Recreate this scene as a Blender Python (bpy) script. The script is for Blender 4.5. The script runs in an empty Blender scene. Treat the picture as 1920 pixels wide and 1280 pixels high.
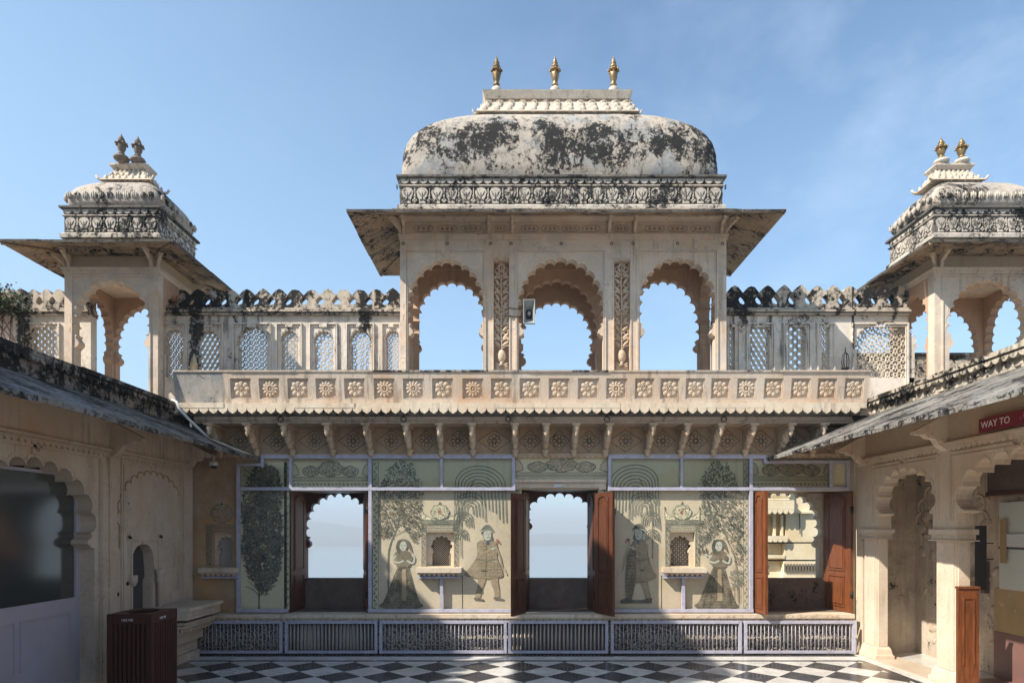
import bpy, bmesh, math, random
from mathutils import Vector, Matrix
from mathutils.geometry import tessellate_polygon
random.seed(7)
R = random.random
def U(a, b): return a + (b - a) * random.random()
C = bpy.context.scene.collection
scn = bpy.context.scene
# ------------------------------------------------------------------ camera, sky, sun, exposure
F = 1200.0; EYE = 1.62; HOR = 990.0; D = 8.4
cam_d = bpy.data.cameras.new('camera'); cam = bpy.data.objects.new('camera', cam_d); C.objects.link(cam)
cam_d.sensor_width = 36; cam_d.lens = F / 1920 * 36; cam_d.shift_y = (HOR - 640) / 1920
cam_d.clip_start = 0.05; cam_d.clip_end = 9000
cam.location = (0, 0, EYE); cam.rotation_euler = (math.pi / 2, 0, 0)
scn.camera = cam
SUN = Vector((-.95, -.54, 1.0)).normalized()
w = bpy.data.worlds.new('World'); scn.world = w; w.use_nodes = True
nt = w.node_tree; nt.nodes.clear()
def N(t, typ, **k):
    n = t.nodes.new(typ)
    for a, b in k.items():
        if a.startswith('i_'): n.inputs[a[2:].replace('_', ' ')].default_value = b
        else: setattr(n, a, b)
    return n
L = nt.links.new
sky = N(nt, 'ShaderNodeTexSky', sky_type='NISHITA', sun_disc=False)
sky.sun_elevation = math.asin(SUN.z); sky.sun_rotation = math.atan2(SUN.x, SUN.y)
sky.altitude = 600; sky.air_density = 1.0; sky.dust_density = 1.6; sky.ozone_density = 1.2
tc = N(nt, 'ShaderNodeTexCoord')
mp = N(nt, 'ShaderNodeMapping'); mp.inputs['Scale'].default_value = (1.2, 1.2, 1.9)
nz = N(nt, 'ShaderNodeTexNoise'); nz.inputs['Scale'].default_value = 7.0; nz.inputs['Detail'].default_value = 9; nz.inputs['Roughness'].default_value = .58; nz.inputs['Distortion'].default_value = .1
rp = N(nt, 'ShaderNodeMapRange'); rp.inputs['From Min'].default_value = .44; rp.inputs['From Max'].default_value = .80
sx = N(nt, 'ShaderNodeSeparateXYZ'); rx = N(nt, 'ShaderNodeMapRange'); rx.inputs['From Min'].default_value = -.05; rx.inputs['From Max'].default_value = .45
rx.inputs['To Min'].default_value = .04; rx.inputs['To Max'].default_value = .34
mu = N(nt, 'ShaderNodeMath', operation='MULTIPLY')
mx = N(nt, 'ShaderNodeMix', data_type='RGBA'); mx.inputs['B'].default_value = (3.1, 3.8, 4.9, 1)
bg = N(nt, 'ShaderNodeBackground'); bg.inputs['Strength'].default_value = .145
wo = N(nt, 'ShaderNodeOutputWorld')
L(tc.outputs['Generated'], mp.inputs['Vector']); L(mp.outputs[0], nz.inputs['Vector']); L(nz.outputs['Fac'], rp.inputs['Value'])
L(tc.outputs['Generated'], sx.inputs[0]); L(sx.outputs['X'], rx.inputs['Value']); L(rp.outputs[0], mu.inputs[0]); L(rx.outputs[0], mu.inputs[1])
tn = N(nt, 'ShaderNodeMix', data_type='RGBA', blend_type='MULTIPLY'); tn.inputs['Factor'].default_value = 1; tn.inputs['B'].default_value = (.74, .87, .885, 1); L(sky.outputs[0], tn.inputs['A'])
L(mu.outputs[0], mx.inputs['Factor']); L(tn.outputs['Result'], mx.inputs['A']); hz = N(nt, 'ShaderNodeMapRange'); hz.inputs['From Min'].default_value = .0; hz.inputs['From Max'].default_value = .62; hz.inputs['To Min'].default_value = .62; hz.inputs['To Max'].default_value = .04
lf = N(nt, 'ShaderNodeMapRange'); lf.inputs['From Min'].default_value = -.75; lf.inputs['From Max'].default_value = .1; lf.inputs['To Min'].default_value = .40; lf.inputs['To Max'].default_value = .0
ad = N(nt, 'ShaderNodeMath', operation='ADD', use_clamp=True); m2 = N(nt, 'ShaderNodeMix', data_type='RGBA'); m2.inputs['B'].default_value = (2.15, 3.15, 4.35, 1)
L(sx.outputs['Z'], hz.inputs['Value']); L(sx.outputs['X'], lf.inputs['Value']); L(hz.outputs[0], ad.inputs[0]); L(lf.outputs[0], ad.inputs[1]); L(ad.outputs[0], m2.inputs['Factor']); L(mx.outputs['Result'], m2.inputs['A'])
L(m2.outputs['Result'], bg.inputs['Color']); L(bg.outputs[0], wo.inputs[0])
sl = bpy.data.lights.new('sun', 'SUN'); sl.energy = 4.6; sl.angle = math.radians(.55); sl.color = (1, .93, .82)
so = bpy.data.objects.new('sun', sl); C.objects.link(so); so.location = (-8, -5, 12)
so.rotation_euler = (-SUN).to_track_quat('-Z', 'Y').to_euler()
scn.view_settings.view_transform = 'Standard'; scn.view_settings.look = 'None'; scn.view_settings.exposure = 0.88; scn.view_settings.gamma = 1
scn.render.engine = 'CYCLES'
scn.cycles.max_bounces = 7; scn.cycles.transparent_max_bounces = 12; scn.cycles.volume_bounces = 0

# ------------------------------------------------------------------ materials
MATS = {}
def newmat(name):
    m = bpy.data.materials.new(name); m.use_nodes = True; m.node_tree.nodes.clear(); MATS[name] = m
    t = m.node_tree; o = N(t, 'ShaderNodeOutputMaterial'); b = N(t, 'ShaderNodeBsdfPrincipled'); t.links.new(b.outputs[0], o.inputs[0])
    return m, t, b
def noise(t, vec, scale, detail=6, rough=.6, dist=0):
    n = N(t, 'ShaderNodeTexNoise'); n.inputs['Scale'].default_value = scale; n.inputs['Detail'].default_value = detail
    n.inputs['Roughness'].default_value = rough; n.inputs['Distortion'].default_value = dist; t.links.new(vec, n.inputs['Vector']); return n.outputs['Fac']
def rng(t, v, a, b, c=0, d=1):
    n = N(t, 'ShaderNodeMapRange'); n.inputs['From Min'].default_value = a; n.inputs['From Max'].default_value = b
    n.inputs['To Min'].default_value = c; n.inputs['To Max'].default_value = d; t.links.new(v, n.inputs['Value']); return n.outputs[0]
def math_(t, op, a, b):
    n = N(t, 'ShaderNodeMath', operation=op, use_clamp=True)
    for i, q in enumerate((a, b)):
        if isinstance(q, (int, float)): n.inputs[i].default_value = q
        else: t.links.new(q, n.inputs[i])
    return n.outputs[0]
def mixc(t, f, a, b):
    n = N(t, 'ShaderNodeMix', data_type='RGBA')
    if isinstance(f, (int, float)): n.inputs['Factor'].default_value = f
    else: t.links.new(f, n.inputs['Factor'])
    for k, q in (('A', a), ('B', b)):
        if isinstance(q, tuple): n.inputs[k].default_value = q + (1,) if len(q) == 3 else q
        else: t.links.new(q, n.inputs[k])
    return n.outputs['Result']
def pos(t, sc=(1, 1, 1)):
    g = N(t, 'ShaderNodeNewGeometry'); m = N(t, 'ShaderNodeMapping'); m.inputs['Scale'].default_value = sc
    t.links.new(g.outputs['Position'], m.inputs['Vector']); return m.outputs[0]
def bump(t, b, h, s, d=.01):
    n = N(t, 'ShaderNodeBump'); n.inputs['Strength'].default_value = s; n.inputs['Distance'].default_value = d
    t.links.new(h, n.inputs['Height']); t.links.new(n.outputs[0], b.inputs['Normal'])
def stone(name, base, alt=None, stain=0.0, streak=0.0, rough=.85, dark=(.016, .015, .0145), band=None, bands=None, warm=.35, orange=0.0, bm=.35, sscale=2.2, grey=0.0, cracks=0.0, drips=()):
    """weathered lime plaster / marble: mottled base, rust blush, black mildew in patches and drips"""
    m, t, b = newmat(name)
    alt = alt or (base[0] * .80, base[1] * .74, base[2] * .66)
    p = pos(t); col = mixc(t, rng(t, noise(t, p, 1.7, 7, .65), .38, .66), base, alt)
    fine = noise(t, p, 34, 5, .7)
    col = mixc(t, rng(t, fine, .3, .75, 0, .35), col, (base[0] * .66, base[1] * .62, base[2] * .56))
    if orange > 0:
        col = mixc(t, math_(t, 'MULTIPLY', rng(t, noise(t, pos(t, (1, 1, .7)), 1.6, 8, .7, .4), .50, .68), orange), col, (.50, .27, .11))
    if grey > 0:
        col = mixc(t, math_(t, 'MULTIPLY', rng(t, noise(t, pos(t, (1, 1, 1.3)), 2.6, 9, .6, .6), .49, .56), grey), col, (.30, .31, .31))
    h = fine
    if streak > 0:
        s = noise(t, pos(t, (9, 9, .55)), 1.6, 8, .65, .1); s2 = noise(t, p, .9, 4)
        ms = math_(t, 'MULTIPLY', rng(t, s, .52, .62), rng(t, s2, .46, .56))
        col = mixc(t, math_(t, 'MULTIPLY', ms, streak), col, (dark[0] * 3.2, dark[1] * 3.0, dark[2] * 2.8))
    if stain > 0:
        big = noise(t, pos(t, (1, 1, .8)), sscale, 3, .5, .3); sm = noise(t, pos(t, (1, 1, .75)), sscale * 5, 12, .74, .4)
        sp = noise(t, p, sscale * 14, 6, .75)
        s = math_(t, 'ADD', math_(t, 'ADD', math_(t, 'MULTIPLY', big, .30), math_(t, 'MULTIPLY', sm, .45)), math_(t, 'MULTIPLY', sp, .25))
        if band:
            g = N(t, 'ShaderNodeSeparateXYZ'); t.links.new(p, g.inputs[0]); z = g.outputs['Z']
            up = rng(t, z, band[0], band[1], 0, .075); dn = rng(t, z, band[2], band[3], 0, .095)
            s = math_(t, 'SUBTRACT', math_(t, 'ADD', s, up), .045); s = math_(t, 'SUBTRACT', s, dn)
        th = .66 - .24 * stain
        mk = rng(t, s, th, th + .035)
        soft = rng(t, s, th - .10, th + .04, 0, .62)
        col = mixc(t, soft, col, (base[0] * .42, base[1] * .42, base[2] * .42))
        col = mixc(t, math_(t, 'MULTIPLY', mk, 1.0), col, dark)
        h = math_(t, 'ADD', fine, math_(t, 'MULTIPLY', mk, .5))
    for dx0, dwd, dz in drips:   # long runs of black mould down from the cresting
        g = N(t, 'ShaderNodeSeparateXYZ'); t.links.new(p, g.inputs[0])
        nn = noise(t, pos(t, (1, 1, .8)), 14, 10, .8)
        ax = N(t, 'ShaderNodeMath', operation='SUBTRACT'); t.links.new(g.outputs['X'], ax.inputs[0]); ax.inputs[1].default_value = dx0
        ab = N(t, 'ShaderNodeMath', operation='ABSOLUTE'); t.links.new(ax.outputs[0], ab.inputs[0])
        core = rng(t, ab.outputs[0], dwd * 1.7, 0, 0, 1); zz = rng(t, g.outputs['Z'], dz, dz + .45, 0, 1)
        mk2 = rng(t, math_(t, 'MULTIPLY', math_(t, 'MULTIPLY', core, zz), rng(t, nn, .38, .60, .0, 1)), .16, .26)
        mk2 = math_(t, 'MULTIPLY', mk2, .93)
        col = mixc(t, mk2, col, dark)
    if cracks > 0:
        v = N(t, 'ShaderNodeTexVoronoi', feature='DISTANCE_TO_EDGE'); v.inputs['Scale'].default_value = 2.1
        w_ = N(t, 'ShaderNodeTexNoise'); w_.inputs['Scale'].default_value = 3; w_.inputs['Detail'].default_value = 6; t.links.new(p, w_.inputs['Vector'])
        va = N(t, 'ShaderNodeMix', data_type='VECTOR'); va.inputs['Factor'].default_value = .45; t.links.new(p, va.inputs[4]); t.links.new(w_.outputs['Color'], va.inputs[5]); t.links.new(va.outputs[1], v.inputs['Vector'])
        ck = math_(t, 'MULTIPLY', rng(t, v.outputs['Distance'], .0, .007, 1, 0), rng(t, noise(t, p, 1.1, 3), .5, .6))
        col = mixc(t, math_(t, 'MULTIPLY', ck, cracks), col, (.06, .05, .04))
    t.links.new(col, b.inputs['Base Color']); b.inputs['Roughness'].default_value = rough
    b.inputs['Specular IOR Level'].default_value = .25
    bump(t, b, h, bm, .012)
    return m
def plain(name, col, rough=.6, metal=0, spec=.4, var=.25, scale=9, bm=.15, sc=(1, 1, 1)):
    m, t, b = newmat(name)
    f = noise(t, pos(t, sc), scale, 6, .65)
    c = mixc(t, rng(t, f, .35, .7, 0, 1), col, tuple(x * (1 - var) for x in col))
    t.links.new(c, b.inputs['Base Color']); b.inputs['Roughness'].default_value = rough; b.inputs['Metallic'].default_value = metal
    b.inputs['Specular IOR Level'].default_value = spec
    if bm: bump(t, b, f, bm, .006)
    return m
stone('marble_wall', (.66, .56, .46), (.56, .43, .31), stain=.10, streak=.35, orange=.30, cracks=.5)
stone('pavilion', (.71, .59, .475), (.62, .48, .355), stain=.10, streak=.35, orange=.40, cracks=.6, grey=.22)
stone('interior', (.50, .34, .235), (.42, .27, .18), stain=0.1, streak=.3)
stone('screen_wall', (.76, .69, .60), (.64, .56, .47), stain=.40, streak=1.0, orange=.22, cracks=.7, drips=((-4.09, .085, 3.2), (-1.90, .07, 3.7), (-6.33, .09, 3.5), (2.99, .07, 4.0), (4.95, .05, 4.15), (4.42, .014, 3.7)))
stone('cresting', (.66, .56, .45), (.54, .45, .36), stain=.76, streak=.7, sscale=1.25, orange=.2, drips=((-4.09, .085, 3.2), (-1.90, .07, 3.7), (-6.33, .09, 3.5), (2.99, .07, 4.0), (4.95, .05, 4.15), (4.42, .014, 3.7)))
stone('cornice_stain', (.62, .53, .43), (.5, .42, .34), stain=.66, streak=.8, sscale=1.6, drips=((-4.09, .085, 3.2), (-1.90, .07, 3.7), (-6.33, .09, 3.5), (2.99, .07, 4.0), (4.95, .05, 4.15), (4.42, .014, 3.7)))
stone('jali', (.70, .61, .49), (.58, .47, .35), stain=.16, streak=.6, sscale=1.5, bm=.2)
stone('roof', (.55, .475, .39), (.38, .35, .31), stain=.70, streak=.8, sscale=2.1, band=(6.0, 6.35, 6.60, 6.85), grey=.9, orange=.12, bm=.5, cracks=.3)
stone('roof_small', (.54, .46, .38), (.42, .36, .30), stain=.55, streak=.5, sscale=2.0, grey=.3, bm=.5)
stone('carved', (.64, .57, .48), (.54, .46, .38), stain=.62, streak=.4, sscale=2.4, grey=.2)
stone('carved_ground', (.20, .18, .155), (.11, .10, .09), stain=.6, sscale=4)
stone('crown', (.68, .59, .48), (.58, .47, .36), stain=.34, streak=.3, sscale=2.3)
stone('slab', (.46, .35, .24), (.28, .21, .155), stain=.60, streak=.3, sscale=3.2, orange=.5, bm=.7)
stone('slab_edge', (.13, .115, .10), (.07, .065, .06), stain=.6, sscale=4, bm=.8)
stone('balcony', (.64, .54, .44), (.57, .44, .33), stain=.14, streak=.45, orange=.55, cracks=.45)
stone('balcony_recess', (.62, .51, .41), (.54, .43, .33), orange=.4, streak=.1)
stone('rosette', (.60, .49, .38), (.54, .41, .29), orange=.5, stain=.12, bm=.25)
stone('peeled', (.50, .45, .39), (.36, .35, .34), stain=.36, streak=.4, grey=1.0, cracks=.8)
stone('ledge', (.70, .60, .47), (.60, .48, .35), stain=.26, streak=.3, orange=.3, sscale=2.6)
stone('beam', (.46, .36, .27), (.38, .28, .20), stain=.30, streak=.5, orange=.2)
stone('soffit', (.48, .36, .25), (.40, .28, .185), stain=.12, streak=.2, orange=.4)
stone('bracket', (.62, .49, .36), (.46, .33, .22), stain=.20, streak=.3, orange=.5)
stone('wing_wall_left', (.66, .55, .44), (.55, .44, .33), stain=.16, streak=.3, orange=.35, cracks=.4)
stone('wing_wall_right', (.68, .57, .45), (.60, .48, .36), stain=.10, streak=.25, orange=.30, cracks=.3)
stone('ochre_wall', (.50, .37, .25), (.28, .175, .10), stain=.12, streak=.3, orange=1.0, cracks=.4)
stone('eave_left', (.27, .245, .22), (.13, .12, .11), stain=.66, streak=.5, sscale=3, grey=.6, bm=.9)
stone('eave_right', (.30, .27, .235), (.20, .185, .165), stain=.66, streak=.4, sscale=3.2, grey=.5, bm=.9)
stone('underside', (.52, .42, .31), (.44, .34, .24), orange=.3, streak=.1)
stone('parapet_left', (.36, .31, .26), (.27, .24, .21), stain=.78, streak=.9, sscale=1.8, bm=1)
stone('parapet_right', (.62, .54, .43), (.50, .43, .34), stain=.66, streak=.9, sscale=1.7, bm=.8)
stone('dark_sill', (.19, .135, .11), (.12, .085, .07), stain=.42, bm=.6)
stone('dado', (.56, .48, .37), (.44, .37, .28), stain=.2, bm=.4)
stone('dado_dark', (.13, .115, .095), (.08, .07, .06), bm=.4)
stone('far_wall', (.86, .76, .56), (.74, .60, .37), orange=.15)
stone('gallery', (.62, .53, .42), (.40, .32, .25), stain=.36, streak=.3, orange=.3)
stone('painted_ground', (.58, .49, .345), (.47, .42, .30), orange=.30, grey=.12, streak=.15, bm=.12, cracks=.25)
stone('painted_green', (.66, .595, .40), (.57, .53, .35), bm=.12, streak=.15)
stone('threshold', (.60, .50, .39), (.52, .41, .30), stain=.1, rough=.4)
plain('gilt', (.40, .26, .12), .38, .6, var=.6, scale=22)
plain('gilt_shaded', (.26, .17, .08), .55, .6, var=.6, scale=25)  # gilt with shade put into its colour, for the left middle finial
plain('grey_finial', (.24, .19, .155), .8, var=.5, scale=22)
plain('finial_stone', (.60, .54, .45), .8, var=.35, scale=20)
plain('wood', (.125, .042, .020), .55, spec=.3, var=.6, scale=7, sc=(7, 7, .8))
plain('wood_bright', (.21, .066, .022), .52, spec=.3, var=.6, scale=7, sc=(7, 7, .8))
plain('wood_dark', (.09, .022, .010), .5, var=.5, scale=8, sc=(6, 6, 1))
plain('bin_wood', (.075, .018, .009), .5, var=.45, scale=8, sc=(6, 6, .8))
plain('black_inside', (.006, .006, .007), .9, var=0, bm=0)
plain('lavender', (.46, .45, .54), .5, var=.28, scale=13, bm=.3)
plain('white_door', (.46, .42, .47), .45, var=.14, scale=3, bm=.1)
plain('iron', (.035, .030, .027), .6, .6, var=.4, scale=30)
plain('speaker_grey', (.35, .37, .36), .5, var=.15)
plain('speaker_dark', (.02, .02, .022), .55, var=.1)
plain('white_plastic', (.62, .62, .60), .4, var=.12)
plain('sign_red', (.22, .012, .025), .5, var=.3, scale=14)
plain('sign_white', (.75, .70, .70), .5, var=.1)
plain('sign_pink', (.50, .10, .18), .5, var=.4, scale=20)
plain('brass', (.52, .42, .26), .6, .1, var=.3, scale=25)
def pigment(name, col, fade=.5):
    """thin old pigment that lets the plaster show through in worn patches"""
    m, t, b = newmat(name); p = pos(t)
    f = math_(t, 'MULTIPLY', rng(t, noise(t, p, 9, 8, .7), .42, .66), fade); g = rng(t, noise(t, p, 60, 4, .7), .35, .7, 0, .35)
    c = mixc(t, math_(t, 'ADD', f, math_(t, 'MULTIPLY', g, fade)), col, (.52, .45, .32)); t.links.new(c, b.inputs['Base Color']); b.inputs['Roughness'].default_value = .85; b.inputs['Specular IOR Level'].default_value = .15
pigment('ink', (.050, .055, .050), .28); pigment('ink_teal', (.075, .105, .09), .32); pigment('ink_blue', (.05, .07, .16), .3); pigment('ink_soft', (.15, .15, .11), .35)
pigment('ink_brown', (.15, .10, .055), .4); pigment('skin_blue', (.40, .42, .36), .35); pigment('cloth_tan', (.30, .235, .15), .35); pigment('cloth_dark', (.085, .075, .055), .35); pigment('flower_red', (.26, .07, .045), .4)
plain('leaf_a', (.035, .065, .022), .7, var=.4)
plain('leaf_b', (.07, .10, .035), .7, var=.4)
plain('petal_red', (.35, .04, .05), .7, var=.3)
plain('board', (.58, .60, .54), .6, var=.08, scale=2)
plain('ochre_low', (.42, .29, .14), .7, var=.25, scale=3)
plain('mauve_floor', (.20, .105, .09), .45, var=.2, scale=3)
plain('lake_hills', (.10, .13, .12), .9, var=.3, scale=.01)
plain('trees_far', (.03, .045, .035), .9, var=.4, scale=.2)
plain('rock', (.2, .17, .14), .9, var=.4, scale=.5)
# glass over the paintings, and the dark reflecting door glass
m, t, b = newmat('glass'); t.nodes.remove(b)
tr = N(t, 'ShaderNodeBsdfTransparent'); tr.inputs[0].default_value = (.97, .985, .965, 1); gl = N(t, 'ShaderNodeBsdfGlossy'); gl.inputs['Roughness'].default_value = .03
fr = N(t, 'ShaderNodeFresnel'); fr.inputs[0].default_value = 1.45; ms = N(t, 'ShaderNodeMixShader')
t.links.new(fr.outputs[0], ms.inputs[0]); t.links.new(tr.outputs[0], ms.inputs[1]); t.links.new(gl.outputs[0], ms.inputs[2])
t.links.new(ms.outputs[0], [n for n in t.nodes if n.type == 'OUTPUT_MATERIAL'][0].inputs[0])
m, t, b = newmat('dark_glass'); b.inputs['Base Color'].default_value = (.040, .047, .043, 1); b.inputs['Roughness'].default_value = .13; b.inputs['Specular IOR Level'].default_value = .8; b.inputs['IOR'].default_value = 1.75
bump(t, b, noise(t, pos(t), 1.6, 3), .02, .01)
m, t, b = newmat('grey_panel'); b.inputs['Base Color'].default_value = (.05, .055, .058, 1); b.inputs['Roughness'].default_value = .35
m, t, b = newmat('water'); b.inputs['Base Color'].default_value = (.20, .27, .30, 1); b.inputs['Roughness'].default_value = .25
bump(t, b, noise(t, pos(t), .25, 6), .25, .4)
# polished marble floor, black and white diamonds with soft wear
def marble(name, c0, c1, vein):
    m, t, b = newmat(name); p = pos(t)
    v = rng(t, noise(t, p, 3.2, 9, .65, 1.5), .46, .56); c = mixc(t, v, c0, c1)
    c = mixc(t, rng(t, noise(t, p, 1.1, 6), .4, .75, 0, .5), c, vein)
    t.links.new(c, b.inputs['Base Color'])
    t.links.new(rng(t, noise(t, p, 5, 6), .3, .7, .10, .30), b.inputs['Roughness'])
    b.inputs['Specular IOR Level'].default_value = .5; bump(t, b, noise(t, p, 7, 5), .03, .01)
marble('marble_white', (.66, .63, .58), (.58, .55, .50), (.50, .45, .38))
marble('marble_black', (.030, .030, .034), (.045, .045, .050), (.075, .068, .062))

# ------------------------------------------------------------------ mesh builder
WL = {}
class MB:
    def __init__(s, M=None): s.v = []; s.f = []; s.m = []; s.s = []; s.mats = []; s.M = M
    def mi(s, mat):
        if mat not in s.mats: s.mats.append(mat)
        return s.mats.index(mat)
    def add(s, vs, fs, mat, smooth=False):
        o = len(s.v)
        s.v += [s.M(*p) if s.M else tuple(p) for p in vs]
        k = s.mi(mat)
        for f in fs: s.f.append([i + o for i in f]); s.m.append(k); s.s.append(smooth)
    def box(s, x0, x1, y0, y1, z0, z1, mat):
        s.add([(x, y, z) for x in (x0, x1) for y in (y0, y1) for z in (z0, z1)],
              [(0, 1, 3, 2), (4, 6, 7, 5), (0, 4, 5, 1), (2, 3, 7, 6), (0, 2, 6, 4), (1, 5, 7, 3)], mat)
    def plate(s, outer, holes, y0, y1, mat):
        """polygon in (x,z) with holes, from depth y0 to y1"""
        loops = [outer] + list(holes); flat = [p for l in loops for p in l]; n = len(flat)
        tris = tessellate_polygon([[Vector((p[0], p[1], 0)) for p in l] for l in loops])
        vs = [(p[0], y0, p[1]) for p in flat] + [(p[0], y1, p[1]) for p in flat]
        fs = [tuple(t) for t in tris] + [tuple(i + n for i in reversed(t)) for t in tris]
        o = 0
        for l in loops:
            k = len(l)
            for i in range(k): a, b_ = o + i, o + (i + 1) % k; fs.append((a, b_, b_ + n, a + n))
            o += k
        s.add(vs, fs, mat)
    def rects(s, c, prof, mat, smooth=False, cap=True):
        """stack of rectangles round centre c=(x,y): prof=[(hx,hy,z)]"""
        vs = []
        for hx, hy, z in prof: vs += [(c[0] - hx, c[1] - hy, z), (c[0] + hx, c[1] - hy, z), (c[0] + hx, c[1] + hy, z), (c[0] - hx, c[1] + hy, z)]
        fs = []
        for i in range(len(prof) - 1):
            for j in range(4): a = i * 4 + j; b_ = i * 4 + (j + 1) % 4; fs.append((a, b_, b_ + 4, a + 4))
        if cap: fs += [(3, 2, 1, 0), tuple(len(vs) - 4 + i for i in range(4))]
        s.add(vs, fs, mat, smooth)
    def lathe(s, prof, c, mat, seg=14, smooth=True, lobes=0):
        vs = []; n = len(prof)
        for r, z in prof:
            for j in range(seg):
                a = 2 * math.pi * j / seg; q = r * (1 + (.10 * (-1) ** j if lobes else 0)); vs.append((c[0] + q * math.cos(a), c[1] + q * math.sin(a), c[2] + z))
        fs = [(i * seg + j, i * seg + (j + 1) % seg, (i + 1) * seg + (j + 1) % seg, (i + 1) * seg + j) for i in range(n - 1) for j in range(seg)]
        fs += [tuple(range(seg))[::-1], tuple((n - 1) * seg + j for j in range(seg))]
        s.add(vs, fs, mat, smooth)
    def ell(s, c, r, mat, rot=0, seg=8, ring=5):
        """ellipsoid, rotated in the x-z plane by rot"""
        vs = []; ca, sa = math.cos(rot), math.sin(rot)
        for i in range(ring + 1):
            th = math.pi * i / ring
            for j in range(seg):
                ph = 2 * math.pi * j / seg
                x = r[0] * math.sin(th) * math.cos(ph); y = r[1] * math.sin(th) * math.sin(ph); z = r[2] * math.cos(th)
                vs.append((c[0] + x * ca + z * sa, c[1] + y, c[2] - x * sa + z * ca))
        fs = [(i * seg + j, i * seg + (j + 1) % seg, (i + 1) * seg + (j + 1) % seg, (i + 1) * seg + j) for i in range(ring) for j in range(seg)]
        s.add(vs, fs, mat, True)
    def tube(s, pts, r, mat, seg=6, closed=False, ry=None):
        pts = [Vector(p) for p in pts]; n = len(pts); vs = []
        for i, p in enumerate(pts):
            a = pts[(i - 1) % n] if (closed or i > 0) else p; b_ = pts[(i + 1) % n] if (closed or i < n - 1) else p
            d = (b_ - a).normalized() if (b_ - a).length > 1e-9 else Vector((0, 0, 1))
            up = Vector((0, 1, 0)) if abs(d.y) < .9 else Vector((1, 0, 0))
            s1 = d.cross(up).normalized(); s2 = s1.cross(d).normalized()
            for j in range(seg): th = 2 * math.pi * j / seg + math.pi / seg; vs.append(tuple(p + s1 * r * math.cos(th) + s2 * (ry or r) * math.sin(th)))
        m_ = n if closed else n - 1
        fs = [(i * seg + j, i * seg + (j + 1) % seg, ((i + 1) % n) * seg + (j + 1) % seg, ((i + 1) % n) * seg + j) for i in range(m_) for j in range(seg)]
        if not closed: fs += [tuple(range(seg))[::-1], tuple((n - 1) * seg + j for j in range(seg))]
        s.add(vs, fs, mat, seg > 4)
    def build(s, name, parent=None, origin=None):
        me = bpy.data.meshes.new(name)
        pw = WL.get(parent.name, Vector((0, 0, 0))) if parent else Vector((0, 0, 0))
        if origin is None:
            if parent: og = pw
            else:
                xs = list(zip(*s.v)); og = Vector(((min(xs[0]) + max(xs[0])) / 2, (min(xs[1]) + max(xs[1])) / 2, min(xs[2])))
        else: og = Vector(origin)
        me.from_pydata([(a - og.x, b_ - og.y, c - og.z) for a, b_, c in s.v], [], s.f)
        for k in s.mats: me.materials.append(MATS[k])
        me.polygons.foreach_set('material_index', s.m); me.polygons.foreach_set('use_smooth', s.s)
        bm_ = bmesh.new(); bm_.from_mesh(me); bmesh.ops.recalc_face_normals(bm_, faces=bm_.faces); bm_.to_mesh(me); bm_.free(); me.update()
        o = bpy.data.objects.new(name, me); C.objects.link(o)
        if parent: o.parent = parent
        o.location = og - pw; WL[o.name] = og
        return o
def tag(o, label=None, cat=None, group=None, kind=None):
    for k, q in (('label', label), ('category', cat), ('group', group), ('kind', kind)):
        if q: o[k] = q
    return o
def thing(name, loc, label, cat, group=None):
    o = bpy.data.objects.new(name, None); C.objects.link(o); o.location = loc; WL[o.name] = Vector(loc); o.empty_display_size = .2
    return tag(o, label, cat, group)
def X_(px, Y): return (px - 960) * Y / F
def Z_(py, Y): return EYE + (HOR - py) * Y / F

# ------------------------------------------------------------------ ornament helpers
def arch(cx, hw, zb, zs, zt, n=11, k=.42, blob=True, p=.80):
    """outline of a many-cusped arch opening, from left foot over the crown to right foot"""
    a = hw * (.95 if blob else 1); top = zt - (zt - zs) * .05
    base = [(cx - a * math.cos(t_), zs + (top - zs) * math.sin(t_) ** p) for t_ in [math.pi * i / 240 for i in range(241)]]
    ln = [0]
    for i in range(240): ln.append(ln[-1] + math.dist(base[i], base[i + 1]))
    cs = []
    for j in range(n + 1):
        tgt = ln[-1] * j / n; i = min(range(241), key=lambda q: abs(ln[q] - tgt)); cs.append(base[i])
    pts = []
    if blob:
        h = (zs - zb) * .30 if (zs - zb) < .5 else .16
        pts = [(cx - hw, zb), (cx - hw, zs - h), (cx - hw * .93, zs - h * .93), (cx - hw * .87, zs - h * .72), (cx - hw * .88, zs - h * .5), (cx - hw * .95, zs - h * .3), (cx - hw * .96, zs - h * .18), (cx - hw * .92, zs - h * .05)]
    else: pts = [(cx - hw, zb)]
    for i in range(n):
        p0, q0 = cs[i], cs[i + 1]; mxp = ((p0[0] + q0[0]) / 2, (p0[1] + q0[1]) / 2); dx, dz = q0[0] - p0[0], q0[1] - p0[1]; ch = math.hypot(dx, dz)
        nx, nz_ = -dz / ch, dx / ch
        for j in range(7):
            th = math.pi * j / 6
            u_ = -math.cos(th) * .5; v_ = math.sin(th) * k
            if j == 0 and i > 0: continue
            pts.append((mxp[0] + dx * u_ * 1.0 + nx * ch * v_, mxp[1] + dz * u_ + nz_ * ch * v_))
    if blob: pts += [(2 * cx - x, z) for x, z in pts[:8]][::-1]
    else: pts.append((cx + hw, zb))
    return pts
def arch_plate(mb, x0, x1, zb, z1, y0, y1, ar, mat):
    mb.plate([(x0, zb), (x0, z1), (x1, z1), (x1, zb)] + ar[::-1], [], y0, y1, mat)
def offset_line(mb, ar, cx, cz, d, y, r, mat, skip=6):
    pts = []
    for x, z in ar[skip:len(ar) - skip]:
        v = Vector((x - cx, z - cz)); l = v.length or 1; pts.append((x + v.x / l * d, y, z + v.y / l * d))
    mb.tube(pts, r, mat, 4)
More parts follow.
